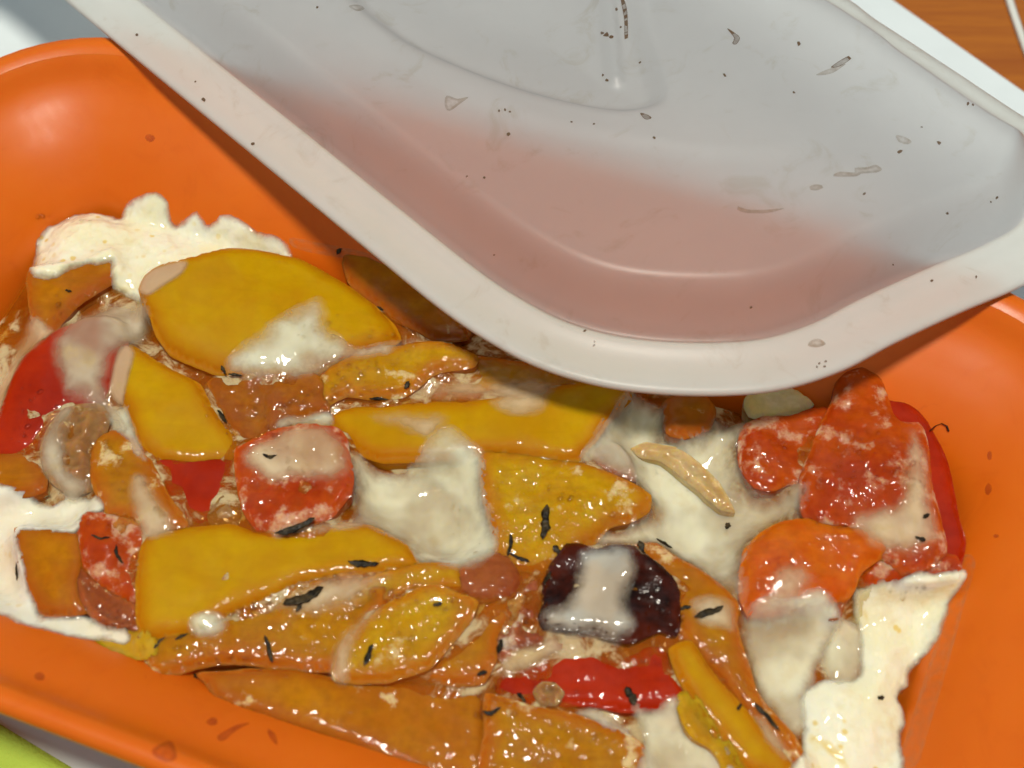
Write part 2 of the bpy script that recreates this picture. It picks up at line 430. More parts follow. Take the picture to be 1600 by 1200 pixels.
# ------------------------------------------------------------------ the orange dish
TH = math.radians(-20)
DU = Vector((math.cos(TH), math.sin(TH))); DV = Vector((-math.sin(TH), math.cos(TH)))
DC = DU * (-.95) + DV * (-2.92)
HX, HY, RC = 9.75, 4.32, 1.15
def dring(o, z, k=14):
    c = DC + DV * (.13 * max(o, 0))
    if o > 0: o *= .93
    r = max(RC + o, .12)
    return [(x, y, z) for x, y in rrect(c.x, c.y, HX + o, HY + o, r, TH, k)]
prof = [(-1.9, .34), (-1.2, .40), (-.75, .66), (-.35, 1.25), (.0, 2.0), (.35, 2.42), (.8, 2.8), (1.3, 3.12), (1.7, 3.36), (1.95, 3.56), (2.1, 3.76), (2.24, 3.92),
        (2.45, 4.0), (2.62, 3.98), (2.72, 3.88), (2.72, 3.74), (2.62, 3.64), (2.45, 3.60), (2.3, 3.48), (1.9, 3.15), (1.3, 2.74), (.6, 2.26), (.15, 1.75), (-.2, .9), (-.6, .3), (-.95, .0)]
prs = spline(prof, .12, False)
DVt = []; DF = []; nr = len(dring(0, 0))
for o, z in prs: DVt += dring(o, z)
for k in range(len(prs) - 1):
    for i in range(nr):
        j = (i + 1) % nr; DF.append((k * nr + j, k * nr + i, (k + 1) * nr + i, (k + 1) * nr + j))
DF.append(tuple(range(nr))); e = (len(prs) - 1) * nr; DF.append(tuple(reversed(range(e, e + nr))))
dish = empty('baking_dish', (DC.x, DC.y, 0))
DVt = np.array(DVt); BV.append((DVt.copy(), list(DF)))
def sub(Vs, Fs):
    ids = sorted({i for f in Fs for i in f}); mp = {i: k for k, i in enumerate(ids)}
    return np.asarray(Vs)[ids], [tuple(mp[i] for i in f) for f in Fs]
rk0 = next(i for i, (o, z_) in enumerate(prs) if z_ > 3.85); rk1 = next(i for i in range(rk0 + 6, len(prs)) if prs[i][1] < 3.6)
band = lambda f: min(f) // nr if len(f) == 4 else -1
mesh_obj('bowl', *sub(DVt, [f for f in DF if not rk0 <= band(f) < rk1]), M['dish'], parent=dish)
mesh_obj('rolled_rim', *sub(DVt, [f for f in DF if rk0 <= band(f) < rk1]), M['dish'], parent=dish)
tag(dish, 'orange silicone baking dish with flared sides and rolled rim', 'baking dish')

# ------------------------------------------------------------------ food pieces
def piece(name, cat, label, px, z, mat, t=.28, R=.35, g=(0, 0), bend=0.0, bax=0.0, amp=.05, fs=1.1, grow=.035, depth=.9, seed=None, h=.085, group=None):
    seed = len(BV) if seed is None else seed
    rg = np.random.default_rng(seed); g = (g[0] + rg.uniform(-.09, .09), g[1] + rg.uniform(-.11, .06)); bend = bend + .035
    c0 = np.mean(px, 0); c = at(c0[0], c0[1], z)
    P = np.array([tuple(at(x, y, z, g, (c.x, c.y)).xy) for x, y in px])
    if grow:
        cc = P.mean(0); dd = P - cc; P = cc + dd * (1 + grow / np.linalg.norm(dd, axis=1)[:, None])
    P = spline(P, .085, True, .45)
    nn = np.stack([fnoise(P[:, 0], P[:, 1], 2.2, seed + 50), fnoise(P[:, 0], P[:, 1], 2.2, seed + 90)], 1)
    P = P + nn * .035
    xy, T, d, loop = fill(P, h, seed)
    C = np.array([c.x, c.y])
    dx = xy - C
    base = z + dx @ np.array(g)
    t, R = t * .62, R * .5
    q = np.minimum(d / R, 1)
    top = base + t * np.sqrt(np.maximum(1 - (1 - q) ** 2, 0))
    if bend:
        s_ = dx @ np.array([-math.sin(bax), math.cos(bax)]); top = top - bend * (s_ ** 2)
    top = top + amp * 1.5 * fnoise(xy[:, 0], xy[:, 1], fs, seed) * np.minimum(d / .45, 1) + amp * .35 * fnoise(xy[:, 0], xy[:, 1], fs * 4, seed + 3) * q
    if cat == ONI: top = top + .035 * np.sin(d * 21 + 2 * fnoise(xy[:, 0], xy[:, 1], 1.0, seed + 6)) * np.minimum(d / .15, 1)
    if cat == TOM: top = top + .06 * (.45 - np.abs(fnoise(xy[:, 0], xy[:, 1], 1.3, seed + 8))) * np.minimum(d / .3, 1)
    V = np.column_stack([xy, top]); F = list(T); nl = len(loop); k0 = len(V)
    cen = xy[loop].mean(0)
    for sh, dz in ((.0, -.12), (-.02, -.35), (-.12, -depth)):
        pl = xy[loop]; ring = pl + (pl - cen) * sh
        V = np.vstack([V, np.column_stack([ring, np.maximum(V[loop, 2] + dz, 1.1)])])
    prev = loop
    for r in range(3):
        cur = list(range(k0 + r * nl, k0 + (r + 1) * nl))
        for i in range(nl):
            j = (i + 1) % nl; F.append((prev[j], prev[i], cur[i], cur[j]))
        prev = cur
    F.append(tuple(reversed(prev)))
    # outward winding of the top
    a, b, c_ = (V[i] for i in T[0])
    if np.cross(b - a, c_ - a)[2] < 0: F = [tuple(reversed(f)) for f in F]
    dd = np.concatenate([d, np.zeros(3 * nl)])
    o = mesh_obj(name, V, F, M[mat], solid=True, attrs={'edge': dd})
    return tag(o, label, cat, group)

PEP, TOM, ONI = 'pepper slice', 'tomato', 'onion'
# -- back and left
piece('pepper_slice', PEP, 'dark orange pepper piece in the shade between the big yellow slice and the lid', [(535, 398), (600, 398), (650, 415), (700, 450), (735, 492), (730, 530), (680, 532), (650, 515), (615, 500), (580, 470), (545, 440)], 2.15, 'amber', t=.3, R=.5)
piece('pepper_slice', PEP, 'ochre pepper piece tucked below the white curd at the left', [(48, 429), (89, 425), (127, 418), (175, 398), (190, 430), (150, 456), (120, 475), (100, 500), (80, 530), (55, 500)], 2.2, 'amber', t=.25, grow=.1)
piece('pepper_slice', PEP, 'large smooth yellow pepper slice below the white curd', [(218, 451), (228, 432), (250, 419), (285, 408), (323, 396), (358, 386), (396, 385), (443, 394), (470, 400), (505, 418), (552, 450), (590, 481), (615, 507), (624, 530), (600, 548), (545, 557), (510, 567), (470, 585), (430, 592), (390, 588), (350, 580), (310, 567), (265, 547), (245, 520), (235, 495), (222, 470)], 2.62, 'skin', t=.42, R=.9, bend=.05, bax=-.35, amp=.05, fs=.6, g=(-.03, .03))
piece('pepper_slice', PEP, 'wet speckled yellow pepper strip right of the brown chunk', [(498, 612), (505, 588), (530, 568), (565, 552), (610, 544), (660, 535), (705, 539), (745, 556), (740, 573), (705, 580), (672, 590), (655, 604), (632, 618), (585, 624), (545, 618), (520, 630), (505, 640)], 2.55, 'flesh', t=.32, R=.4, amp=.06)
piece('pepper_chunk', PEP, 'browned glistening pepper chunk left of the speckled yellow strip', [(322, 598), (345, 585), (380, 580), (412, 573), (440, 580), (480, 578), (512, 600), (512, 642), (475, 655), (445, 668), (432, 695), (400, 700), (375, 685), (350, 655), (332, 622)], 2.42, 'brown', t=.3, R=.45, amp=.12, fs=1.4)
piece('pepper_slice', PEP, 'yellow pepper wedge with a pale left edge under the large slice', [(200, 528), (218, 543), (240, 560), (275, 582), (312, 602), (335, 640), (365, 676), (385, 700), (380, 722), (300, 726), (250, 722), (218, 695), (205, 660), (192, 632), (176, 612), (174, 590), (180, 566), (190, 542)], 2.45, 'skin', t=.38, R=.6, bend=.05, bax=.9, amp=.06, fs=.7)
piece('pepper_slice', PEP, 'deep red wedge at the left wall under a milky film', [(-25, 690), (0, 645), (15, 608), (32, 572), (58, 540), (92, 515), (130, 500), (170, 495), (200, 515), (195, 560), (178, 600), (150, 640), (110, 650), (80, 690), (50, 718), (-10, 722)], 2.35, 'redskin', t=.4, R=.8, amp=.06, fs=.8, g=(.02, 0))
piece('onion_piece', ONI, 'translucent brown onion curl below the red wedge at the left', [(66, 700), (80, 662), (108, 636), (152, 632), (172, 650), (160, 690), (158, 740), (140, 766), (106, 768), (80, 750), (68, 725)], 2.42, 'onion', t=.3, R=.6, amp=.22, fs=1.5)
piece('pepper_chunk', PEP, 'golden pepper chunk at the left picture edge above the cream', [(-30, 718), (20, 708), (52, 712), (72, 740), (68, 768), (30, 778), (-30, 780)], 2.3, 'amber', t=.25, amp=.08)
piece('pepper_slice', PEP, 'upright orange yellow pepper strip with bumpy wet tip left of the red wedge', [(142, 715), (150, 688), (178, 674), (206, 682), (224, 708), (247, 735), (262, 773), (282, 798), (292, 824), (255, 836), (228, 838), (204, 812), (170, 806), (156, 780), (142, 752)], 2.55, 'golden', t=.38, R=.55, amp=.06)
piece('tomato_chunk', TOM, 'small bright red wedge below the yellow pepper wedge', [(246, 718), (300, 714), (368, 721), (380, 742), (360, 780), (335, 815), (312, 832), (280, 818), (264, 780), (252, 745)], 2.42, 'redskin', t=.2, R=.3, amp=.02)
piece('onion_piece', ONI, 'small beige onion bit right of the bright red wedge', [(322, 805), (342, 780), (372, 768), (395, 800), (390, 828), (335, 832)], 2.4, 'onion', t=.25, amp=.05)
piece('pepper_slice', PEP, 'amber pepper square standing in the cream at the left front', [(24, 826), (47, 823), (90, 828), (128, 836), (135, 870), (128, 900), (130, 930), (135, 957), (85, 963), (58, 954), (40, 915), (26, 862)], 2.38, 'amber', t=.26, R=.4, amp=.05)
piece('onion_piece', ONI, 'maroon glistening onion curl below the soft red tomato', [(114, 890), (133, 880), (160, 912), (192, 932), (218, 945), (212, 985), (177, 984), (149, 967), (125, 940)], 2.38, 'maroon', t=.3, R=.3, amp=.06)
piece('tomato_chunk', TOM, 'soft red tomato piece left of the long yellow slice', [(122, 820), (137, 800), (177, 803), (218, 815), (240, 836), (236, 880), (228, 950), (192, 938), (160, 920), (132, 888), (124, 855)], 2.5, 'tomato', t=.32, R=.5, amp=.09)
# -- centre
piece('pepper_slice', PEP, 'shaded orange pepper strip along the lid edge', [(640, 615), (690, 590), (740, 560), (800, 565), (880, 578), (975, 592), (985, 620), (900, 628), (800, 632), (690, 634)], 2.3, 'golden', t=.28, R=.4, amp=.05)
piece('pepper_slice', PEP, 'broad yellow pepper slice in the middle under the lid edge', [(518, 655), (540, 640), (600, 632), (680, 630), (740, 629), (800, 618), (870, 606), (925, 596), (975, 600), (985, 625), (955, 655), (928, 692), (900, 722), (850, 722), (800, 715), (750, 712), (700, 720), (640, 722), (600, 722), (572, 713), (540, 690), (522, 672)], 2.5, 'skin', t=.36, R=.6, amp=.06, fs=.7)
piece('pepper_slice', PEP, 'mottled yellow pepper slice right of the white cheese in the centre', [(752, 708), (800, 704), (850, 711), (900, 721), (950, 739), (990, 757), (1014, 775), (1012, 800), (980, 818), (950, 826), (935, 845), (905, 866), (885, 885), (850, 898), (800, 888), (772, 860), (762, 800), (750, 755)], 2.55, 'flesh', t=.3, R=.5, amp=.07, fs=.8)
piece('onion_piece', ONI, 'brown onion curl half sunk in cheese behind the mottled yellow slice', [(918, 712), (940, 698), (968, 700), (985, 722), (992, 750), (965, 745), (935, 735)], 2.42, 'maroon', t=.28, R=.3)
piece('pepper_chunk', PEP, 'small orange pepper cube at the lid edge', [(1035, 633), (1062, 616), (1098, 618), (1116, 642), (1106, 670), (1072, 684), (1042, 676)], 2.5, 'amber', t=.34, R=.3, amp=.08, fs=2)
piece('tomato_chunk', TOM, 'orange red tomato cube with a pale top in the left middle', [(368, 705), (398, 690), (430, 672), (470, 664), (520, 667), (541, 690), (549, 730), (547, 770), (522, 802), (490, 818), (440, 834), (400, 826), (380, 792), (371, 750)], 2.72, 'tomato', t=.34, R=.28, amp=.14, fs=1.3)
piece('pepper_slice', PEP, 'long smooth yellow pepper slice across the left front', [(214, 884), (222, 855), (238, 834), (275, 826), (361, 819), (402, 832), (460, 826), (522, 814), (575, 820), (624, 843), (648, 868), (650, 892), (540, 905), (465, 918), (410, 942), (350, 968), (297, 990), (225, 998), (214, 950)], 2.62, 'skin', t=.36, R=.7, amp=.05, fs=.6, bend=.03, bax=-.1)
piece('pepper_slice', PEP, 'orange fleshy strip below the long smooth yellow slice', [(217, 1012), (220, 984), (297, 974), (410, 926), (462, 903), (540, 905), (610, 915), (600, 960), (560, 1010), (530, 1049), (462, 1047), (370, 1037), (310, 1042), (256, 1060), (236, 1050)], 2.55, 'golden', t=.3, R=.45, amp=.07)
piece('pepper_slice', PEP, 'narrow creamy yellow strip behind the leaf shaped piece', [(540, 930), (570, 905), (615, 890), (660, 880), (716, 882), (726, 928), (690, 925), (640, 930), (590, 955), (550, 960)], 2.6, 'flesh', t=.28, R=.35, amp=.06)
piece('tomato_chunk', TOM, 'small brown red tomato lump above the yellow leaf shaped piece', [(715, 893), (732, 878), (765, 866), (800, 874), (815, 913), (795, 935), (741, 940), (719, 922)], 2.55, 'maroon', t=.34, R=.4, amp=.06)
piece('onion_piece', ONI, 'wet brown onion mush with white threads left of the charred piece', [(786, 930), (815, 895), (850, 890), (870, 930), (860, 970), (872, 1000), (895, 1012), (850, 1026), (800, 1038), (772, 1020), (775, 980), (788, 958)], 2.4, 'mush', t=.3, R=.4, amp=.16, fs=1.8)
piece('pepper_slice', PEP, 'orange yellow pepper piece leaning behind the leaf shaped piece', [(662, 1062), (680, 1025), (722, 993), (745, 958), (768, 938), (795, 928), (799, 965), (781, 997), (773, 1034), (758, 1064), (718, 1072)], 2.48, 'golden', t=.3, R=.4, amp=.05)
piece('pepper_slice', PEP, 'leaf shaped yellow pepper piece with thick orange rim at the front', [(519, 1042), (528, 1012), (558, 980), (595, 950), (631, 930), (672, 913), (725, 930), (746, 942), (734, 972), (704, 1010), (667, 1046), (612, 1063), (556, 1066), (525, 1062)], 2.75, 'flesh', t=.3, R=.35, amp=.07, fs=.8)
piece('pepper_slice', PEP, 'wide amber pepper slice along the front wall', [(310, 1053), (380, 1048), (470, 1044), (522, 1060), (612, 1058), (669, 1058), (740, 1076), (760, 1096), (762, 1150), (760, 1225), (690, 1225), (594, 1192), (538, 1169), (425, 1130), (342, 1096), (328, 1075)], 2.4, 'amber', t=.34, R=.6, amp=.06, fs=.6, grow=.05)
piece('pepper_slice', PEP, 'golden pepper slice at the bottom edge right of the wide amber slice', [(761, 1084), (838, 1104), (906, 1119), (961, 1138), (1004, 1163), (1002, 1230), (758, 1230), (759, 1140)], 2.45, 'golden', t=.32, R=.5, amp=.06, fs=.8)
piece('pepper_slice', PEP, 'shiny deep red pepper below the charred piece', [(776, 1055), (790, 1035), (820, 1025), (855, 1018), (893, 1006), (920, 990), (985, 998), (1040, 1015), (1056, 1050), (1074, 1094), (1046, 1112), (1009, 1110), (968, 1112), (923, 1100), (872, 1106), (831, 1108), (774, 1084)], 2.3, 'redskin', t=.3, R=.5, amp=.08)
piece('onion_piece', ONI, 'small amber onion bead on the lower edge of the shiny red pepper', [(835, 1080), (848, 1068), (866, 1068), (878, 1082), (868, 1098), (846, 1098)], 2.5, 'onion', t=.24, R=.2)
piece('pepper_slice', PEP, 'yellow pepper slice curving right of the charred piece', [(985, 850), (1023, 843), (1071, 874), (1112, 901), (1156, 944), (1152, 979), (1163, 1023), (1180, 1072), (1200, 1102), (1238, 1140), (1262, 1182), (1255, 1215), (1215, 1165), (1160, 1105), (1115, 1055), (1075, 1010), (1050, 960), (1030, 900)], 2.5, 'golden', t=.32, R=.45, amp=.05)
piece('pepper_slice', PEP, 'narrow yellow pepper strip below the curving slice at the lower right', [(1046, 1015), (1082, 1002), (1112, 1047), (1152, 1097), (1207, 1157), (1236, 1195), (1225, 1225), (1164, 1205), (1120, 1154), (1085, 1109), (1060, 1064)], 2.56, 'skin', t=.32, R=.4, amp=.04)
piece('charred_pepper', PEP, 'charred black glossy pepper piece with a milky stripe', [(849, 907), (863, 876), (885, 851), (906, 851), (934, 861), (954, 854), (989, 856), (1005, 867), (1032, 882), (1060, 912), (1066, 938), (1065, 965), (1056, 990), (1030, 984), (1003, 994), (982, 1004), (954, 1000), (923, 990), (893, 987), (851, 980), (841, 962), (849, 938)], 2.74, 'char', t=.34, R=.3, amp=.14, fs=1.5, bend=.05, bax=1.4)
# -- right
piece('cheese_crumb', 'cheese', 'pale yellow cheese crumb behind the tomatoes at the lid edge', [(1165, 625), (1187, 605), (1227, 604), (1270, 632), (1246, 650), (1211, 658), (1170, 652)], 2.35, 'feta', t=.3, R=.3, amp=.08)
piece('pepper_slice', PEP, 'bright red pepper skin standing along the right wall behind the big tomato', [(1345, 570), (1379, 580), (1405, 603), (1431, 638), (1453, 667), (1469, 698), (1485, 746), (1498, 809), (1510, 844), (1504, 884), (1475, 900), (1440, 860), (1410, 780), (1390, 690), (1360, 630)], 2.45, 'redskin', t=.32, R=.5, amp=.04)
piece('tomato_chunk', TOM, 'small round tomato piece left of the big tomato at the right', [(1155, 690), (1160, 666), (1189, 653), (1233, 650), (1265, 640), (1300, 640), (1300, 690), (1285, 740), (1262, 757), (1233, 756), (1208, 766), (1179, 760), (1157, 730)], 2.5, 'tomato', t=.36, R=.5, amp=.1, fs=1.3)
piece('tomato_chunk', TOM, 'big ragged tomato piece with pointed top at the right', [(1300, 629), (1313, 587), (1339, 562), (1365, 558), (1381, 594), (1393, 635), (1403, 660), (1436, 665), (1447, 698), (1455, 762), (1470, 809), (1480, 860), (1452, 882), (1410, 892), (1369, 870), (1322, 840), (1272, 825), (1252, 795), (1252, 746), (1266, 705), (1285, 660)], 2.72, 'tomato', t=.38, R=.5, amp=.12, fs=1.2)
piece('tomato_chunk', TOM, 'orange tomato wedge below the big tomato at the right', [(1156, 895), (1164, 860), (1190, 833), (1225, 816), (1270, 812), (1320, 822), (1372, 828), (1385, 865), (1345, 895), (1328, 930), (1292, 950), (1240, 953), (1205, 962), (1170, 962), (1157, 932)], 2.68, 'orangetom', t=.4, R=.6, amp=.1, fs=1.1)
piece('tomato_chunk', TOM, 'ragged pink tomato shreds above the white curd at the right', [(1330, 860), (1380, 850), (1440, 860), (1490, 868), (1500, 905), (1450, 915), (1390, 915), (1345, 915)], 2.45, 'tomato', t=.25, R=.35, amp=.2, fs=2.2)
piece('tomato_chunk', TOM, 'tiny dark red tomato bit above the smooth cheese at the lower right', [(1284, 935), (1300, 925), (1318, 938), (1312, 962), (1296, 966)], 2.6, 'maroon', t=.2, R=.2)

# ------------------------------------------------------------------ melted cheese and curds, laid over the pieces
# cooking juice rising in the gaps between the pieces
PT = BVHTree.FromPolygons(*(lambda L: ([tuple(p) for v, f in L for p in v], [tuple(i + k for i in t) for (v, f), k in zip(L, np.cumsum([0] + [len(v) for v, f in L[:-1]])) for t in f]))(BV[1:]))
SP = spline(np.array([p[:2] for p in dring(-.28, 0, 10)]), .13)
xy, T, d, loop = fill(SP, .13, 1)
hp = np.array([(lambda r: r[0].z if r[0] is not None else 1.86)(PT.ray_cast(Vector((x, y, 12)), Vector((0, 0, -1)))) for x, y in xy])
E_ = np.array([(a, b) for t_ in T for a, b in ((t_[0], t_[1]), (t_[1], t_[2]), (t_[2], t_[0]))]); E_ = np.vstack([E_, E_[:, ::-1]])
dg = np.bincount(E_[:, 0], minlength=len(xy)).astype(float)
for _ in range(14): hp = .35 * hp + .65 * np.bincount(E_[:, 0], weights=hp[E_[:, 1]], minlength=len(xy)) / np.maximum(dg, 1)
zz = np.maximum(hp - .15, 1.86) + .05 * fnoise(xy[:, 0], xy[:, 1], 1.6, 3)
k_ = np.minimum(d / .5, 1); zz = 1.68 * (1 - k_) + zz * k_
a, b, c_ = (np.array([*xy[i], zz[i]]) for i in T[0])
if np.cross(b - a, c_ - a)[2] < 0: T = [tuple(reversed(f)) for f in T]
sauce = mesh_obj('pan_juice', np.column_stack([xy, zz]), T, M['sauce'], solid=True, attrs={'edge': d})
glz = sauce_z = np.column_stack([xy, zz + .10 + .05 * fnoise(xy[:, 0], xy[:, 1], 1.2, 41)])
GLZ = (glz, list(T), d)
tag(sauce, 'orange brown cooking juice filling the dish between the vegetables', 'juice', kind='stuff')
def glaze_mat():
    n = NT('creamy_juice'); v = n.vec(rnd=False)
    f = n.noise(v, 1.5, 6, .65, .6)
    col = n.mix(n.ramp(f, .5, .62), (.40, .13, .004), (.64, .50, .27))
    nb = n.bump(n.noise(v, 4, 2), .5, .0012)
    sh = n.pbr(col, .45, nb, .3, (1, .5, .2), .002, 1.0, .05, .06)
    tr = n.n('ShaderNodeBsdfTransparent'); tr.inputs[0].default_value = (1, .82, .5, 1)
    ms = n.n('ShaderNodeMixShader'); n.l(n.ramp(f, .42, .66, .22, .85), ms.inputs[0]); n.l(tr.outputs[0], ms.inputs[1]); n.l(sh, ms.inputs[2])
    return n.done(ms.outputs[0])
M['glaze'] = glaze_mat()
tag(mesh_obj('creamy_juice', GLZ[0], GLZ[1], M['glaze'], solid=True), 'thin creamy juice seeping between and over the edges of the vegetables', 'juice', kind='stuff')
TREE = bvh()
def height(x, y):
    hit = TREE.ray_cast(Vector((x, y, 12)), Vector((0, 0, -1)))
    return hit[0].z if hit[0] is not None else 0.0

FILMS = []
def film(name, cat, label, px, mat, t=.12, R=.35, fadeR=.5, sm=8, amp=.22, fs=1.0, h=.085, lump=0.0, zadd=0.0, seed=None, jag=.03):
    seed = 200 + len(FILMS) if seed is None else seed
    hz = []
    for x, y in px:
        hit = TREE.ray_cast(CAM, ray(x, y))
        if hit[0] is not None: hz.append(hit[0].z)
    zm = float(np.median(hz)) + t * .5
    P = np.array([tuple(at(x, y, zm).xy) for x, y in px]); P = spline(P, .085)
    tn_ = np.roll(P, -2, 0) - np.roll(P, 2, 0); tn_ /= np.linalg.norm(tn_, axis=1)[:, None] + 1e-9
    ar = (P[:, 0] * np.roll(P[:, 1], -1) - np.roll(P[:, 0], -1) * P[:, 1]).sum()
    P = P + np.stack([tn_[:, 1], -tn_[:, 0]], 1) * (.05 if ar > 0 else -.05)
    P = P + jag * np.stack([fnoise(P[:, 0], P[:, 1], 2.6, seed + 5), fnoise(P[:, 0], P[:, 1], 2.6, seed + 9)], 1) * 1.6
    xy, T, d, loop = fill(P, h, seed)
    hh = np.array([height(x, y) for x, y in xy])
    # Laplacian smoothing on the triangulation
    E = np.array([(a, b) for t_ in T for a, b in ((t_[0], t_[1]), (t_[1], t_[2]), (t_[2], t_[0]))])
    E = np.vstack([E, E[:, ::-1]])
    deg = np.bincount(E[:, 0], minlength=len(xy)).astype(float)
    hs = hh.copy()
    for _ in range(sm):
        acc = np.bincount(E[:, 0], weights=hs[E[:, 1]], minlength=len(xy))
        hs = .35 * hs + .65 * acc / np.maximum(deg, 1); hs = np.maximum(hs, hh - .03)
    ex = np.maximum(hs, hh)
    for _ in range(5): ex = .4 * ex + .6 * np.bincount(E[:, 0], weights=ex[E[:, 1]], minlength=len(xy)) / np.maximum(deg, 1)
    hs = np.maximum(ex, hh - .015)
    q = 1 - np.exp(-d / R)
    th = t * q * (1 + amp * fnoise(xy[:, 0], xy[:, 1], fs, seed))
    if lump:
        th = th + lump * q * np.abs(fnoise(xy[:, 0], xy[:, 1], 2.3, seed + 20)) + lump * .5 * q * np.abs(fnoise(xy[:, 0], xy[:, 1], 5.5, seed + 31))
    V = np.column_stack([xy, hs + .012 + th + zadd * q])
    a, b, c_ = (V[i] for i in T[0])
    if np.cross(b - a, c_ - a)[2] < 0: T = [tuple(reversed(f)) for f in T]
    # underside on what carries it
    nl = len(V); W = V.copy(); W[:, 2] = np.minimum(hh - .06, V[:, 2] - .06)
    F = list(T) + [tuple(reversed([i + nl for i in f])) for f in T]
    for i in range(len(loop)):
        j = (i + 1) % len(loop); F.append((loop[j], loop[i], loop[i] + nl, loop[j] + nl) if ar <= 0 else (loop[i], loop[i] + nl, loop[j] + nl, loop[j]))
    o = mesh_obj(name, np.vstack([V, W]), F, M[mat], attrs={'film': np.tile(np.minimum(d / fadeR, 1.5), 2)})
    FILMS.append((V, list(T)))
    return tag(o, label, cat)

CH = 'cheese'
film('white_curd', CH, 'lumpy white curd stuck to the back left corner of the dish', [(47, 422), (47, 384), (66, 343), (104, 315), (136, 308), (165, 318), (180, 321), (199, 305), (241, 304), (256, 315), (263, 334), (304, 332), (320, 346), (358, 342), (396, 356), (446, 378), (450, 398), (412, 390), (358, 392), (317, 405), (279, 418), (235, 440), (222, 462), (190, 445), (174, 428), (171, 405), (127, 414), (79, 432)], 'curd', t=.15, R=.22, sm=16, lump=.12, jag=.07, h=.065)
film('white_cream', 'cream', 'flat white cream pool around the amber square at the left front', [(-25, 765), (60, 776), (100, 768), (150, 775), (162, 800), (128, 806), (122, 832), (60, 826), (28, 830), (32, 870), (48, 930), (68, 962), (130, 962), (160, 980), (198, 988), (190, 1004), (140, 996), (60, 984), (0, 962), (-30, 950)], 'milk', t=.10, R=.3, fadeR=.35, sm=14, lump=.03)
film('melted_cheese', CH, 'beige film smeared along the left wall beside the red wedge', [(-25, 620), (0, 555), (18, 520), (45, 490), (72, 505), (85, 520), (60, 545), (30, 578), (12, 615), (-5, 660)], 'thin', t=.08, R=.2, fadeR=.35)
film('melted_cheese', CH, 'greyish film draped over the deep red wedge at the left', [(80, 540), (95, 508), (115, 480), (145, 460), (185, 450), (220, 465), (238, 500), (215, 528), (196, 545), (178, 570), (172, 605), (190, 640), (205, 680), (190, 680), (165, 650), (130, 632), (105, 620), (90, 590)], 'grey', t=.10, R=.3, fadeR=.5, sm=12)
film('melted_cheese', CH, 'creamy drip over the lower half of the large yellow slice', [(350, 580), (362, 556), (398, 532), (438, 500), (470, 480), (500, 468), (512, 490), (522, 520), (570, 540), (640, 515), (655, 530), (600, 552), (530, 564), (482, 584), (440, 592), (400, 592)], 'cheese', t=.07, R=.4, fadeR=.7, sm=6)
film('melted_cheese', CH, 'pinkish pale patch on the left tip of the large yellow slice', [(217, 452), (228, 431), (250, 418), (290, 408), (284, 428), (262, 445), (232, 462)], 'pink', t=.03, R=.1, fadeR=.12, jag=.01)
film('melted_cheese', CH, 'pale edge patch on the left tip of the yellow wedge', [(172, 612), (174, 590), (180, 566), (192, 540), (208, 548), (204, 580), (198, 610), (190, 634)], 'pink', t=.03, R=.1, fadeR=.12, jag=.01)
film('melted_cheese', CH, 'creamy smear down the upright orange yellow strip', [(205, 745), (225, 740), (240, 765), (262, 800), (275, 828), (250, 842), (225, 838), (210, 808), (202, 775)], 'thin', t=.07, R=.2, fadeR=.35)
film('melted_cheese', CH, 'pale creamy cap on the orange red tomato cube', [(378, 706), (430, 673), (470, 665), (520, 670), (540, 698), (546, 740), (510, 752), (460, 745), (425, 752), (398, 735)], 'thin', t=.06, R=.2, fadeR=.4)
film('melted_cheese', CH, 'white melted cheese patch in the centre beside the tomato cube', [(548, 805), (552, 760), (550, 705), (580, 714), (640, 716), (665, 688), (700, 664), (735, 688), (756, 706), (758, 760), (770, 800), (778, 858), (752, 884), (715, 890), (680, 882), (650, 876), (632, 852), (600, 830), (560, 822), (500, 830), (430, 845), (440, 832), (500, 820)], 'cheese', t=.12, R=.5, fadeR=.5, sm=30)
film('melted_cheese', CH, 'pale streak on the shaded strip under the lid edge', [(655, 612), (700, 594), (760, 585), (850, 592), (870, 610), (840, 640), (800, 640), (770, 622), (700, 625)], 'thin', t=.06, R=.25, fadeR=.6)
film('melted_cheese', CH, 'large white melted cheese pool between the mottled slice and the tomatoes', [(980, 612), (945, 660), (918, 695), (905, 718), (950, 735), (1000, 756), (1018, 790), (988, 816), (948, 832), (935, 856), (985, 848), (1030, 848), (1080, 880), (1118, 905), (1158, 948), (1168, 935), (1160, 890), (1168, 860), (1192, 830), (1245, 806), (1262, 770), (1240, 755), (1212, 768), (1178, 758), (1158, 722), (1152, 690), (1165, 658), (1112, 648), (1105, 668), (1060, 680), (1038, 668), (1042, 635), (1010, 608)], 'cheese', t=.10, R=.5, fadeR=.5, sm=22)
film('melted_cheese', CH, 'milky stripe across the charred black piece', [(905, 862), (955, 852), (990, 858), (992, 900), (984, 940), (992, 980), (962, 1003), (935, 990), (900, 990), (852, 982), (845, 955), (880, 945), (900, 905)], 'blue', t=.07, R=.3, fadeR=.45, sm=4)
film('melted_cheese', CH, 'creamy smear between the long yellow slice and the strip below it', [(395, 960), (440, 932), (500, 905), (560, 893), (612, 898), (590, 925), (555, 950), (520, 955), (480, 965), (440, 955)], 'thin', t=.08, R=.2, fadeR=.5)
film('melted_cheese', CH, 'small creamy dollop on the left end of the orange strip', [(296, 975), (312, 956), (340, 958), (352, 975), (338, 992), (310, 992)], 'cheese', t=.1, R=.2, fadeR=.3)
film('melted_cheese', CH, 'creamy edge along the left side of the leaf shaped piece', [(517, 1050), (524, 1010), (552, 976), (590, 945), (600, 955), (570, 985), (552, 1020), (545, 1062), (525, 1066)], 'thin', t=.05, R=.2, fadeR=.4)
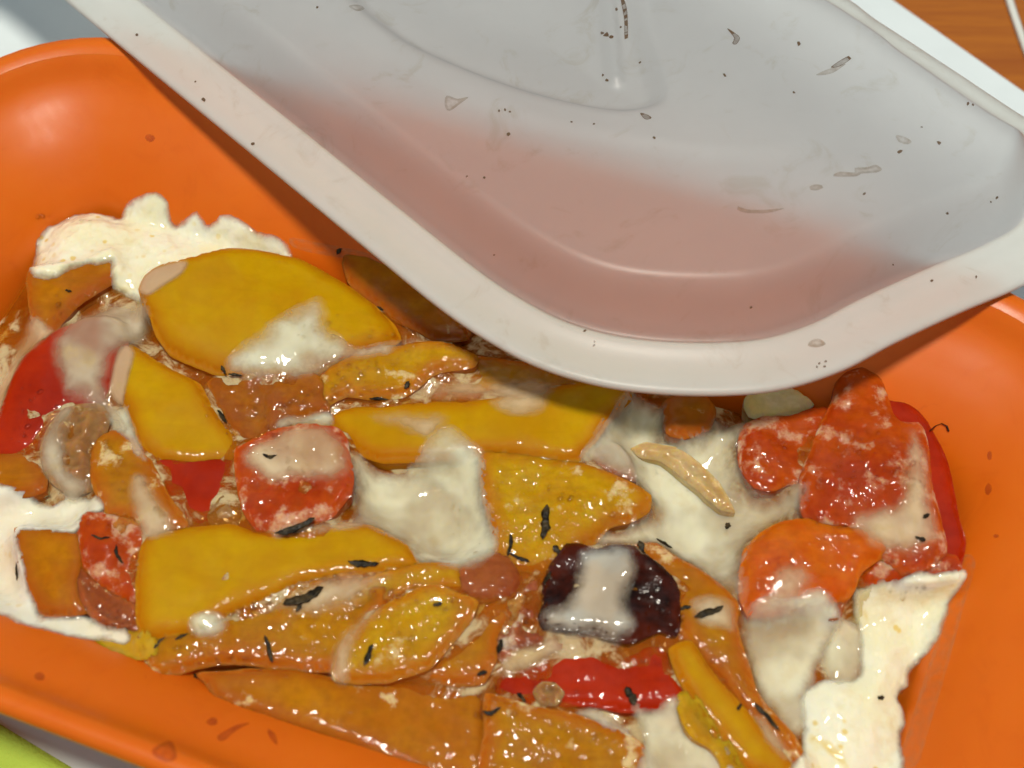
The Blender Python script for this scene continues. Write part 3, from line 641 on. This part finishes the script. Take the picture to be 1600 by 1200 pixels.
film('melted_cheese', CH, 'creamy smear over the right side of the big tomato', [(1425, 668), (1442, 690), (1452, 740), (1458, 790), (1470, 840), (1440, 862), (1395, 862), (1350, 845), (1330, 815), (1350, 795), (1395, 785), (1412, 745), (1415, 700)], 'thin', t=.09, R=.25, fadeR=.5)
film('melted_cheese', CH, 'pale glaze on the lower face of the orange tomato wedge', [(1195, 945), (1200, 905), (1230, 880), (1262, 880), (1275, 910), (1255, 945), (1225, 955)], 'thin', t=.05, R=.3, fadeR=.7)
film('melted_cheese', CH, 'smooth grey white cheese puddle below the orange tomato wedge', [(1154, 975), (1180, 958), (1215, 955), (1272, 946), (1298, 968), (1304, 992), (1292, 1022), (1278, 1046), (1266, 1086), (1268, 1122), (1250, 1150), (1220, 1125), (1198, 1100), (1178, 1065), (1160, 1020)], 'cheese', t=.16, R=.5, fadeR=.4, sm=12)
film('melted_cheese', CH, 'small grey white cheese lobe beside the smooth puddle', [(1290, 990), (1318, 972), (1346, 984), (1352, 1030), (1338, 1062), (1306, 1070), (1284, 1044)], 'cheese', t=.22, R=.35, fadeR=.3)
film('white_curd', CH, 'grainy white curd with yellow specks along the right wall', [(1335, 935), (1360, 925), (1390, 922), (1440, 915), (1490, 912), (1486, 930), (1472, 970), (1452, 1012), (1428, 1040), (1424, 1064), (1402, 1088), (1417, 1106), (1408, 1150), (1392, 1225), (1245, 1225), (1256, 1175), (1258, 1120), (1260, 1088), (1288, 1066), (1338, 1062), (1350, 1025), (1345, 985), (1332, 950)], 'curd', t=.09, R=.25, sm=18, lump=.09, fadeR=.35, jag=.06, h=.07)
film('melted_cheese', CH, 'pale pinkish cheese strip at the bottom edge right of the golden slice', [(985, 1105), (1015, 1118), (1055, 1098), (1078, 1140), (1118, 1168), (1160, 1215), (1160, 1240), (1005, 1240), (1004, 1165), (1000, 1135)], 'cheese', t=.16, R=.3, fadeR=.3, sm=12)
film('melted_cheese', CH, 'pale yellow creamy patch between the curd and the tomato shreds', [(1325, 940), (1370, 925), (1430, 940), (1450, 975), (1420, 1005), (1370, 1005), (1338, 985)], 'yellowcream', t=.08, R=.3, fadeR=.4)
film('melted_cheese', CH, 'cream seam between the yellow wedge and the brown onion curl', [(172, 640), (195, 632), (208, 660), (220, 700), (232, 725), (215, 715), (195, 680), (175, 665)], 'cheese', t=.06, R=.3, fadeR=.3)
film('melted_cheese', CH, 'thin cream streak on the left half of the broad yellow slice', [(575, 648), (615, 640), (660, 645), (705, 650), (690, 675), (660, 690), (630, 672), (600, 662)], 'thin', t=.03, R=.3, fadeR=.5)
film('melted_cheese', CH, 'small pale pool between the brown chunk and the tomato cube', [(430, 668), (445, 650), (475, 648), (510, 640), (520, 655), (500, 668), (465, 664), (440, 675)], 'cheese', t=.06, R=.2, fadeR=.25)
film('melted_cheese', CH, 'white threads along the lower edge of the shiny red pepper', [(900, 1112), (930, 1108), (965, 1125), (985, 1150), (960, 1145), (925, 1128)], 'cheese', t=.05, R=.2, fadeR=.25)
film('melted_cheese', CH, 'creamy webbing across the top of the shiny red pepper', [(785, 1030), (820, 1012), (850, 1000), (858, 985), (880, 1005), (900, 1008), (930, 1000), (905, 1020), (865, 1026), (830, 1040), (795, 1050)], 'thin', t=.05, R=.2, fadeR=.3)
film('melted_cheese', CH, 'pale drop on the right end of the broad yellow slice', [(765, 625), (800, 612), (840, 612), (862, 628), (845, 648), (805, 650), (775, 640)], 'thin', t=.06, R=.3, fadeR=.4)
film('melted_cheese', CH, 'cream smear right of the charred piece under the herb leaf', [(1080, 940), (1115, 930), (1145, 945), (1148, 980), (1120, 985), (1085, 972)], 'thin', t=.03, R=.2, fadeR=.4)
film('melted_cheese', CH, 'pale pink patch at the lower end of the curving slice', [(1180, 1120), (1200, 1125), (1228, 1160), (1240, 1185), (1215, 1180), (1190, 1150)], 'thin', t=.03, R=.2, fadeR=.35)
film('melted_cheese', CH, 'milky seam curling round the brown onion curl at the left', [(60, 705), (76, 660), (100, 634), (118, 640), (108, 665), (104, 700), (112, 735), (140, 755), (108, 778), (76, 752)], 'grey', t=.06, R=.2, fadeR=.4)
film('oil_pool', 'oil', 'bright yellow oil between the cheese strip and the narrow yellow strip', [(1058, 1096), (1085, 1105), (1120, 1152), (1165, 1205), (1180, 1235), (1150, 1230), (1110, 1170), (1078, 1142)], 'yolk', t=.04, R=.2, fadeR=.2)
film('oil_pool', 'oil', 'yellow oil against the front wall left of the orange strip', [(150, 985), (200, 990), (235, 995), (245, 1030), (190, 1018), (150, 1000)], 'yolk', t=.03, R=.2, fadeR=.2)

piece('onion_piece', ONI, 'curved translucent onion strip arching out of the white cheese', [(984, 702), (1012, 690), (1053, 698), (1090, 722), (1120, 750), (1138, 778), (1148, 800), (1125, 795), (1095, 770), (1066, 745), (1035, 724), (1000, 716)], 2.27, 'paleonion', t=.2, R=.45, amp=.12, fs=1.8, grow=.02)

# ------------------------------------------------------------------ dried herbs on the food
TREE2V = BV + FILMS
def tree_of(lst):
    V = []; F = []; k = 0
    for v, f in lst:
        V += [tuple(p) for p in v]; F += [tuple(i + k for i in t) for t in f]; k += len(v)
    return BVHTree.FromPolygons(V, F)
TOP = tree_of(TREE2V)

def herb(label, x, y, L, W, ang, curl=.25, kink=0.0, n=9, lift=.010):
    """flat curled leaf or stalk: L, W in picture pixels, ang = direction on the picture (deg, y up)"""
    ppc = 82.0
    hit = TOP.ray_cast(CAM, ray(x, y))
    p, nn = hit[0], hit[1]
    if nn.z < 0: nn = -nn
    nn = (nn + Vector((0, 0, .8))).normalized()
    a = math.radians(ang)
    q = at(x + 40 * math.cos(a), y - 40 * math.sin(a), p.z) - at(x, y, p.z)
    tx = (q - nn * q.dot(nn)).normalized(); ty = nn.cross(tx)
    L_, W_ = L / ppc, .75 * W / ppc
    V = []; F = []; m = 6
    for i in range(n + 1):
        s_ = i / n * 2 - 1
        wdt = W_ / 2 * max(0.0, (1 - abs(s_) ** 2.6)) ** .6 * (.85 + .12 * math.sin(4 * s_ + x)) + .006
        cx = s_ * L_ / 2; cyy = kink * L_ * (abs(s_) ** 1.5 - .4) + .015 * L_ * math.sin(4 * s_ + y)
        cz = lift + curl * L_ * .12 * (s_ ** 2)
        for k in range(m):
            th = 2 * math.pi * k / m
            yy = wdt * math.cos(th); zz = .13 * wdt * math.sin(th) + curl * .5 * wdt * math.cos(th) ** 2
            V.append(tuple(p + tx * (cx + random.uniform(-.01, .01)) + ty * (cyy + yy * random.uniform(.65, 1.2)) + nn * (cz + zz)))
        if i:
            for k in range(m):
                b0 = (i - 1) * m; b1 = i * m; j = (k + 1) % m
                F.append((b0 + k, b0 + j, b1 + j, b1 + k))
    F.append(tuple(reversed(range(m)))); F.append(tuple(range(n * m, n * m + m)))
    o = mesh_obj('herb_flake', V, F, M['herb'])
    return tag(o, label, 'herb', 'dried herbs scattered over the food')

for h_ in [
    ('large dark herb leaf on the creamy smear below the long yellow slice', 475, 934, 62, 24, 22, .3, .05),
    ('tiny herb crumb just under the large dark leaf', 467, 949, 14, 9, 60, .3, 0),
    ('pointed dark herb leaf on the right end of the long yellow slice', 568, 881, 46, 14, -4, .3, .08),
    ('glossy curled herb leaf at the foot of the orange red tomato cube', 462, 824, 62, 17, 22, .4, .08),
    ('thin upright herb stalk on the orange fleshy strip', 420, 1014, 42, 9, -75, .2, 0),
    ('short herb stalk on the leaf shaped yellow piece', 576, 1024, 32, 13, 68, .2, 0),
    ('lower bar of the hooked herb stalk on the mottled yellow slice', 811, 872, 32, 9, -22, .2, 0),
    ('upright bar of the hooked herb stalk on the mottled yellow slice', 797, 852, 34, 8, 82, .2, .05),
    ('grey brown bark like herb bit upright on the mottled yellow slice', 852, 816, 56, 20, 84, .2, 0),
    ('dark herb leaf on the curving slice right of the charred piece', 1108, 957, 46, 15, 20, .3, .05),
    ('slanted herb stalk at the lower end of the curving yellow slice', 1198, 1120, 52, 11, -48, .2, 0),
    ('short dark herb stalk right above the charred piece', 1038, 850, 28, 9, -32, .2, 0),
    ('upright herb flake on the top edge of the charred piece', 1003, 858, 27, 15, -75, .3, 0),
    ('tiny herb tip poking right out of the charred piece', 1069, 950, 20, 8, 10, .3, 0),
    ('herb tip at the upper left corner of the charred piece', 871, 861, 20, 14, -50, .3, 0),
    ('small herb stub at the left end of the charred piece', 856, 903, 22, 9, 60, .3, 0),
    ('brown herb bead on the rim of the leaf shaped piece', 684, 945, 13, 9, 10, .3, 0),
    ('upright herb bit between the leaning piece and the onion mush', 782, 1010, 22, 12, 80, .3, 0),
    ('brown herb leaf at the lower edge of the shiny red pepper', 986, 1088, 30, 19, -65, .3, 0),
    ('brown hooked herb bit between the two front pepper slices', 769, 1112, 26, 11, 12, .3, .2),
    ('dark herb bit under the orange strip by the front wall', 307, 1058, 28, 12, -78, .3, 0),
    ('slanted herb stalk on the left end of the orange strip', 250, 1002, 26, 8, 50, .2, 0),
    ('slanted herb stalk touching the small creamy dollop', 287, 992, 26, 9, 32, .2, 0),
    ('curved herb stalk on the soft red tomato', 185, 868, 34, 8, -68, .2, .15),
    ('fine herb thread across the top of the soft red tomato', 157, 840, 28, 5, -4, .2, .1),
    ('dark herb sliver at the left edge of the amber square', 27, 893, 28, 7, 84, .2, 0),
    ('herb stalk between the brown chunk and the yellow wedge', 347, 651, 28, 8, -55, .2, 0),
    ('dark herb bit above the brown chunk', 349, 578, 16, 7, -65, .2, 0),
    ('herb sliver along the top of the brown chunk', 368, 586, 24, 5, -8, .2, 0),
    ('herb flake on the back wall behind the large yellow slice', 531, 391, 17, 10, 50, .2, 0),
    ('dark herb twig on the left of the tomato cube', 421, 713, 22, 7, -8, .2, .2),
    ('dark sliver between the speckled strip and the broad yellow slice', 592, 623, 30, 6, -3, .2, 0),
    ('small herb bit at the left of the curving slice tip', 1155, 1105, 11, 7, 60, .2, 0),
    ('greenish herb speck on the creamy smear of the big tomato', 1447, 806, 13, 8, 30, .2, 0),
    ('dark herb speck by the tomato shreds at the right wall', 1438, 842, 16, 10, -20, .2, 0),
    ('small dark herb bit left of the amber onion bead', 815, 1090, 18, 8, -50, .2, 0),
    ('herb crumb left of the shiny red pepper', 753, 1052, 15, 10, 20, .2, 0),
    ('dark bead in the white curd at the lower right', 1376, 1090, 10, 9, 0, .2, 0),
    ('brown speck in the large white cheese pool', 1137, 822, 12, 11, 60, .2, 0),
    ('herb speck at the ochre piece below the left curd', 107, 455, 12, 7, -20, .2, 0),
    ('herb speck on the right end of the large yellow slice', 594, 482, 14, 8, -20, .2, 0),
    ('amber speck on the cream pool at the left', 72, 778, 16, 10, -10, .2, 0),
    ('herb speck beside the speckled strip and the pale streak', 636, 602, 14, 11, 60, .2, 0),
    ('dark crumb at the lower tip of the leaf shaped piece', 510, 1052, 11, 7, 40, .2, 0),
]:
    herb(*h_)

# beads of oil and fat on the food
def drops_mat():
    n = NT('oil_bead')
    tp = n.n('ShaderNodeBsdfTransparent'); tp.inputs[0].default_value = (1, 1, .98, 1)
    gl = n.n('ShaderNodeBsdfGlossy'); gl.inputs['Roughness'].default_value = .1
    fr = n.n('ShaderNodeFresnel', i_IOR=1.36)
    ms = n.n('ShaderNodeMixShader'); n.l(fr.outputs[0], ms.inputs[0]); n.l(tp.outputs[0], ms.inputs[1]); n.l(gl.outputs[0], ms.inputs[2])
    return n.done(ms.outputs[0])
M['drop'] = drops_mat()
OV = []; OF = []
for x0, y0, x1, y1, sp, cnt in [(505, 590, 650, 560, 16, 60), (515, 615, 640, 600, 10, 30), (440, 500, 600, 530, 22, 40), (175, 690, 190, 770, 12, 26), (215, 740, 260, 820, 8, 18), (300, 985, 560, 890, 9, 90),
                                (395, 690, 540, 760, 14, 30), (560, 930, 740, 935, 12, 50), (400, 640, 440, 680, 12, 26), (430, 635, 500, 615, 5, 18), (790, 930, 840, 1010, 18, 50), (770, 1080, 800, 1110, 14, 16), (735, 1080, 755, 1130, 14, 36),
                                (780, 760, 1000, 790, 26, 50), (1320, 690, 1370, 740, 30, 60), (1400, 720, 1430, 760, 16, 26), (1200, 860, 1225, 890, 18, 24), (1180, 660, 1260, 740, 26, 36), (1270, 815, 1330, 830, 12, 20), (1380, 880, 1490, 890, 12, 24), (1390, 920, 1450, 920, 14, 14),
                                (150, 960, 205, 975, 14, 50), (80, 500, 100, 460, 9, 14), (130, 820, 200, 830, 12, 16), (1000, 900, 1060, 970, 14, 40), (860, 900, 840, 960, 8, 10), (820, 1060, 900, 1090, 10, 24), (1030, 1040, 1000, 1010, 16, 10), (580, 1030, 700, 980, 22, 26),
                                (260, 1020, 480, 1040, 16, 36), (330, 640, 370, 690, 14, 16), (50, 600, 30, 690, 16, 24), (100, 620, 110, 640, 20, 12), (850, 1130, 960, 1170, 12, 20), (1080, 1000, 1180, 1100, 14, 16), (660, 740, 760, 870, 24, 16), (970, 720, 1130, 780, 14, 24), (55, 340, 250, 330, 12, 30)]:
    for _ in range(cnt):
        t_ = random.random(); x = x0 + (x1 - x0) * t_ + random.gauss(0, sp * .6); y = y0 + (y1 - y0) * t_ + random.gauss(0, sp * .6)
        hit = TOP.ray_cast(CAM, ray(x, y))
        if hit[0] is None or hit[0].z < 1.95: continue
        p, nn = hit[0], hit[1]
        if nn.z < 0: nn = -nn
        r = min(.05, .013 + random.expovariate(1 / .011)); tx = nn.orthogonal().normalized(); ty = nn.cross(tx)
        k0 = len(OV); st = random.uniform(.8, 1.5)
        for th, zz_ in ((1.0, -.1), (.85, .38), (.5, .62)):
            for k in range(8):
                a = k * math.pi / 4; OV.append(tuple(p + (tx * math.cos(a) * st + ty * math.sin(a)) * r * th + nn * (r * zz_)))
        OV.append(tuple(p + nn * r * .7))
        for q_ in range(2):
            for k in range(8):
                j = (k + 1) % 8; OF.append((k0 + q_ * 8 + k, k0 + q_ * 8 + j, k0 + q_ * 8 + 8 + j, k0 + q_ * 8 + 8 + k))
        for k in range(8): OF.append((k0 + 16 + k, k0 + 16 + (k + 1) % 8, k0 + 24))
tag(mesh_obj('oil_beads', OV, OF, M['drop']), 'tiny glinting beads of oil scattered over the vegetables', 'oil', kind='stuff')

# thin dark hair like fibre by the right wall
fp = []
for x, y in [(1452, 675), (1460, 668), (1470, 664), (1478, 668), (1481, 676)]:
    hit = TOP.ray_cast(CAM, ray(x, y)); fp.append(hit[0] + Vector((0, 0, .06)))
FVv = []; FFf = []
for i, p in enumerate(fp):
    for k in range(4):
        a = math.pi / 2 * k; FVv.append((p.x + .018 * math.cos(a), p.y, p.z + .018 * math.sin(a)))
    if i:
        for k in range(4):
            j = (k + 1) % 4; FFf.append((4 * i - 4 + k, 4 * i - 4 + j, 4 * i + j, 4 * i + k))
tag(mesh_obj('herb_fibre', FVv, FFf, M['herb']), 'thin dark fibre arching off the big tomato at the right wall', 'herb')

# ------------------------------------------------------------------ the translucent lid
LZ = 4.30
near = [(-230, -275), (-60, -138), (105, 0), (250, 120), (400, 243), (550, 367), (680, 473), (760, 528), (840, 570), (930, 598), (1030, 612), (1140, 614), (1230, 604), (1320, 575), (1400, 533), (1500, 486), (1600, 443), (1665, 402), (1704, 340), (1714, 262), (1690, 195)]
NP = [at(x, y, LZ).xy for x, y in near]
LB = Vector((.70, .71)); LA = Vector((.71, -.70))
far = [at(x, y, LZ + 1.0).xy + LB * 1.45 for x, y in ((1560, 150), (1450, 75), (1330, -5))]
f0 = far[-1]; far += [f0 - LA * 4, f0 - LA * 8, f0 - LA * 11, f0 - LA * 13 - LB * 2, f0 - LA * 14 - LB * 5]
LP = spline([tuple(p) for p in NP + far], .16)
def fill_rings(P, ds, h, seed):
    P2 = P[np.concatenate([np.arange(len(P))])]
    tan = np.roll(P2, -2, 0) - np.roll(P2, 2, 0); tan /= np.linalg.norm(tan, axis=1)[:, None]
    nrm = np.stack([-tan[:, 1], tan[:, 0]], 1)
    _, ins = pdist(P2 + nrm * .05, P)
    if ins.mean() < .5: nrm = -nrm
    R_ = [np.zeros((0, 2))]
    for o in ds:
        q = P2 + nrm * o; dq, iq = pdist(q, P)
        R_.append(q[iq & (np.abs(dq - o) < .02)])
    lo, hi = P.min(0), P.max(0)
    gx, gy = np.meshgrid(np.arange(lo[0], hi[0], h), np.arange(lo[1], hi[1], h * .87)); gx[1::2] += h / 2
    Q = np.stack([gx.ravel(), gy.ravel()], 1); dq, iq = pdist(Q, P)
    Q = Q[iq & (dq > ds[-1] + .6 * h)]
    allp = np.vstack([P] + R_ + [Q]); n = len(P)
    v, e, f, ov, oe, of = delaunay_2d_cdt([Vector(p) for p in allp], [(i, (i + 1) % n) for i in range(n)], [], 1, 1e-6)
    o_xy = np.array([tuple(p) for p in v]); dd, _ = pdist(o_xy, P)
    inv = [None] * n
    for k, src in enumerate(ov):
        for s_ in src:
            if s_ < n: inv[s_] = k
    lp = [k for k in inv if k is not None]; dd[lp] = 0
    return o_xy, [tuple(t) for t in f], dd, lp
xy, T, d, loop = fill_rings(LP, [.03, .07, .12, .2, .3, .4, .5, .6, .7, .8, .88, .95, 1.02, 1.08, 1.14, 1.22, 1.3, 1.4, 1.5, 1.6, 1.7, 1.8, 1.9, 2.0, 2.1], .1, 3)
def sstep(x, a, b):
    t = np.clip((x - a) / (b - a), 0, 1); return t * t * (3 - 2 * t)
def region(px, z):
    P = spline([tuple(at(x, y, z).xy) for x, y in px], .2)
    dd, ins = pdist(xy, P); return np.where(ins, dd, -dd)
z = np.full(len(xy), LZ)
z = z + .10 * np.sqrt(np.maximum(1 - (1 - np.minimum(d / .14, 1)) ** 2, 0)) - .10       # rounded lip
z = z - .05 * np.exp(-((d - .6) / .25) ** 2) + .03 * np.exp(-((d - .95) / .16) ** 2)       # groove and bead of the flange
z = z + .95 * sstep(d, 1.08, 1.95) - .10 * np.exp(-((d - 1.12) / .06) ** 2)             # wall of the raised panel
arc = region([(300, -120), (430, -40), (560, 58), (700, 138), (830, 195), (1000, 230), (1150, 248), (1238, 241), (1330, 190), (1390, 90), (1380, -60), (1300, -200), (900, -330), (500, -260)], LZ + .9)
z = z + .07 * sstep(arc, -.2, .3) - .07 * sstep(arc, .5, 3.0)
rec = region([(430, -200), (520, -20), (600, 60), (700, 112), (830, 158), (960, 184), (1035, 172), (1050, 140), (1036, 80), (1010, 0), (990, -120), (960, -260), (700, -320)], LZ + .9)
z = z - .42 * sstep(rec, 0, .55) - .25 * sstep(rec, .3, 2.2)
fold = np.array([tuple(at(x, y, LZ + .6).xy) for x, y in ((930, -160), (942, -60), (950, 0), (956, 60), (962, 120))])
fd = np.full(len(xy), 9.0)
for i in range(len(fold) - 1):
    A, B = fold[i], fold[i + 1]; t_ = np.clip(((xy - A) @ (B - A)) / ((B - A) @ (B - A)), 0, 1)
    fd = np.minimum(fd, np.linalg.norm(xy - A - t_[:, None] * (B - A), axis=1))
z = z + .16 * np.exp(-(fd / .16) ** 2)
bb = xy @ np.array(LB)
z = z - .18 * np.maximum(bb - 9.5, 0) ** 2                                             # flexible far side sags
z = z + .02 * fnoise(xy[:, 0], xy[:, 1], .35, 77)
V = np.column_stack([xy, z]); n0 = len(V)
a, b, c_ = (V[i] for i in T[0])
if np.cross(b - a, c_ - a)[2] < 0: T = [tuple(reversed(f)) for f in T]
NR = np.zeros_like(V)
for t_ in T:
    n_ = np.cross(V[t_[1]] - V[t_[0]], V[t_[2]] - V[t_[0]])
    for i in t_: NR[i] += n_
NR /= np.linalg.norm(NR, axis=1)[:, None] + 1e-9
W = V - NR * .13
W[loop, 2] = V[loop, 2] - .12
F = list(T) + [tuple(reversed([i + n0 for i in t_])) for t_ in T]
nl = len(loop)
cross = sum(LP[i][0] * LP[(i + 1) % len(LP)][1] - LP[(i + 1) % len(LP)][0] * LP[i][1] for i in range(len(LP)))
for i in range(nl):
    j = (i + 1) % nl
    q = (loop[i], loop[i] + n0, loop[j] + n0, loop[j])
    F.append(q if cross > 0 else tuple(reversed(q)))
lid = empty('dish_lid', (float(V[:, 0].mean()), float(V[:, 1].mean()), LZ - .2))
VW = np.vstack([V, W]); dd2 = np.concatenate([d, d])
def lid_part(name, keep, mt):
    idx = [k for k, f in enumerate(F) if keep(max(dd2[i] for i in f))]
    o = mesh_obj(name, *sub(VW, [F[k] for k in idx]), M[mt], parent=lid)
    o.data.materials.append(M['lid_under'])
    o.data.polygons.foreach_set('material_index', [1 if len(T) <= k < 2 * len(T) else 0 for k in idx])
    return o
flange = lid_part('flange', lambda m: m <= 1.081, 'lid_rim')
panel = lid_part('raised_panel', lambda m: m > 1.081, 'lid')
tag(lid, 'translucent milky silicone lid lying askew over the back of the dish', 'lid')
LT = tree_of([(V, T)])

def stain(tree, parent, name, px, mat, lift=.012):
    hit = tree.ray_cast(CAM, ray(*np.mean(px, 0)))
    if hit[0] is None: return
    zc = hit[0].z
    P = []
    for x, y in spline(px, 4.0):
        hh = tree.ray_cast(CAM, ray(x, y))
        if hh[0] is None or (hh[0] - hit[0]).length > (1.2 if name != 'grease_band' else 5): return
        P.append(tuple(hh[0].xy))
    P = np.array(P)
    s_xy, s_T, s_d, _ = fill(P, .05, 4)
    VV = []
    for x, y in s_xy:
        hh = tree.ray_cast(Vector((x, y, 12)), Vector((0, 0, -1)))
        VV.append((x, y, (hh[0].z if hh[0] else zc) + lift))
    VV = np.array(VV)
    a, b, c_ = (VV[i] for i in s_T[0])
    if np.cross(b - a, c_ - a)[2] < 0: s_T = [tuple(reversed(f)) for f in s_T]
    mesh_obj(name, VV, s_T, M[mat], parent=parent, attrs={'film': s_d})

def blob(x, y, rx, ry, ang=0, k=8, j=.2):
    a0 = math.radians(ang); out = []
    for i in range(k):
        t_ = 2 * math.pi * i / k; r = 1 + random.uniform(-j, j)
        u, v = rx * r * math.cos(t_), ry * r * math.sin(t_)
        out.append((x + u * math.cos(a0) - v * math.sin(a0), y + u * math.sin(a0) + v * math.cos(a0)))
    return out
for px in [[(1136, 45), (1148, 52), (1156, 60), (1150, 70), (1144, 68), (1147, 60)],
           [(1326, 88), (1330, 92), (1312, 104), (1298, 106), (1308, 98)],
           [(975, 0), (980, 20), (981, 60), (976, 62), (975, 30), (970, 0)],
           [(1000, 177), (1012, 180), (1018, 185), (1008, 187)]]:
    stain(LT, panel, 'dried_splash', px, 'fleck')
for px in [[(1264, 293), (1272, 289), (1284, 290), (1286, 294), (1276, 298), (1266, 297)],
           [(1335, 263), (1355, 262), (1368, 258), (1378, 265), (1370, 270), (1345, 272), (1338, 276), (1302, 276), (1312, 269), (1335, 270)],
           [(1152, 323), (1170, 328), (1200, 328), (1225, 326), (1200, 333), (1165, 333), (1152, 328)],
           [(1290, 110), (1310, 104), (1322, 100), (1300, 115), (1275, 118)],
           [(1400, 212), (1415, 215), (1424, 222), (1418, 226), (1404, 222)],
           [(698, 150), (715, 155), (732, 152), (720, 162), (702, 174), (695, 165)],
           [(545, 10), (560, 8), (570, 14), (558, 18)], [(1268, 532), (1280, 530), (1290, 538), (1276, 543), (1262, 540)]]:
    stain(LT, panel, 'dried_splash', px, 'splash')
for x, y, r in [(947, 55, 5), (955, 58, 4), (941, 52, 3), (963, 15, 3), (970, 43, 2.5), (795, 210, 3.4), (893, 191, 2.4), (928, 194, 2.4), (1022, 216, 3), (1240, 145, 3), (1248, 69, 4), (496, 12, 2.6),
                (780, 174, 2.5), (789, 172, 2.2), (797, 175, 2.2), (914, 517, 3), (929, 534, 2), (928, 540, 2), (1280, 568, 2.4), (1290, 565, 2.4), (1288, 573, 2.6), (1276, 574, 2),
                (1456, 439, 2.5), (1525, 433, 2), (1480, 334, 2.6), (1173, 481, 2.2), (1557, 310, 2.8), (1548, 316, 2), (772, 399, 1.8), (1395, 414, 1.6), (1000, 98, 2.4), (942, 118, 3), (948, 126, 3),
                (1512, 163, 3), (1520, 164, 2.5), (1350, 303, 2.6), (1132, 118, 3), (1440, 199, 2), (1467, 224, 4), (1406, 237, 4), (318, 156, 4), (305, 128, 2), (395, 225, 4), (214, 55, 3), (757, 278, 2.4), (730, 276, 2)]:
    stain(LT, panel, 'dried_speck', blob(x, y, r * .95, r * .7, random.uniform(0, 180), 6, .35), 'fleck')

# dried sauce spots on the dish
DT = tree_of([BV[0]])
M['grease'] = stain_mat('greasy_band', (.62, .30, .12), .12, .03)
stain(DT, dish, 'grease_band', [(1502, 872), (1524, 880), (1505, 950), (1478, 1050), (1448, 1150), (1432, 1195), (1402, 1195), (1416, 1150), (1447, 1050), (1480, 950)], 'grease', .01)
stain(DT, dish, 'grease_band', [(455, 372), (500, 380), (560, 392), (600, 404), (590, 412), (540, 404), (490, 396), (458, 386)], 'grease', .01)
for px in [[(238, 1172), (262, 1158), (272, 1164), (276, 1184), (262, 1191), (244, 1184)],
           [(340, 1150), (356, 1140), (372, 1132), (390, 1130), (372, 1140), (352, 1156), (343, 1158)],
           blob(332, 1128, 9, 6), blob(62, 1057, 9, 7, 0, 8, .1), blob(234, 216, 8, 6, 0, 8, .1), blob(110, 46, 4, 3), blob(1546, 712, 4, 8), blob(1544, 765, 5, 9), blob(1556, 838, 4, 3), blob(425, 1150, 14, 5, 60)]:
    stain(DT, dish, 'dried_sauce_spot', px, 'redstain', .008)

for o in bpy.data.objects:
    if '_o' in o: del o['_o']
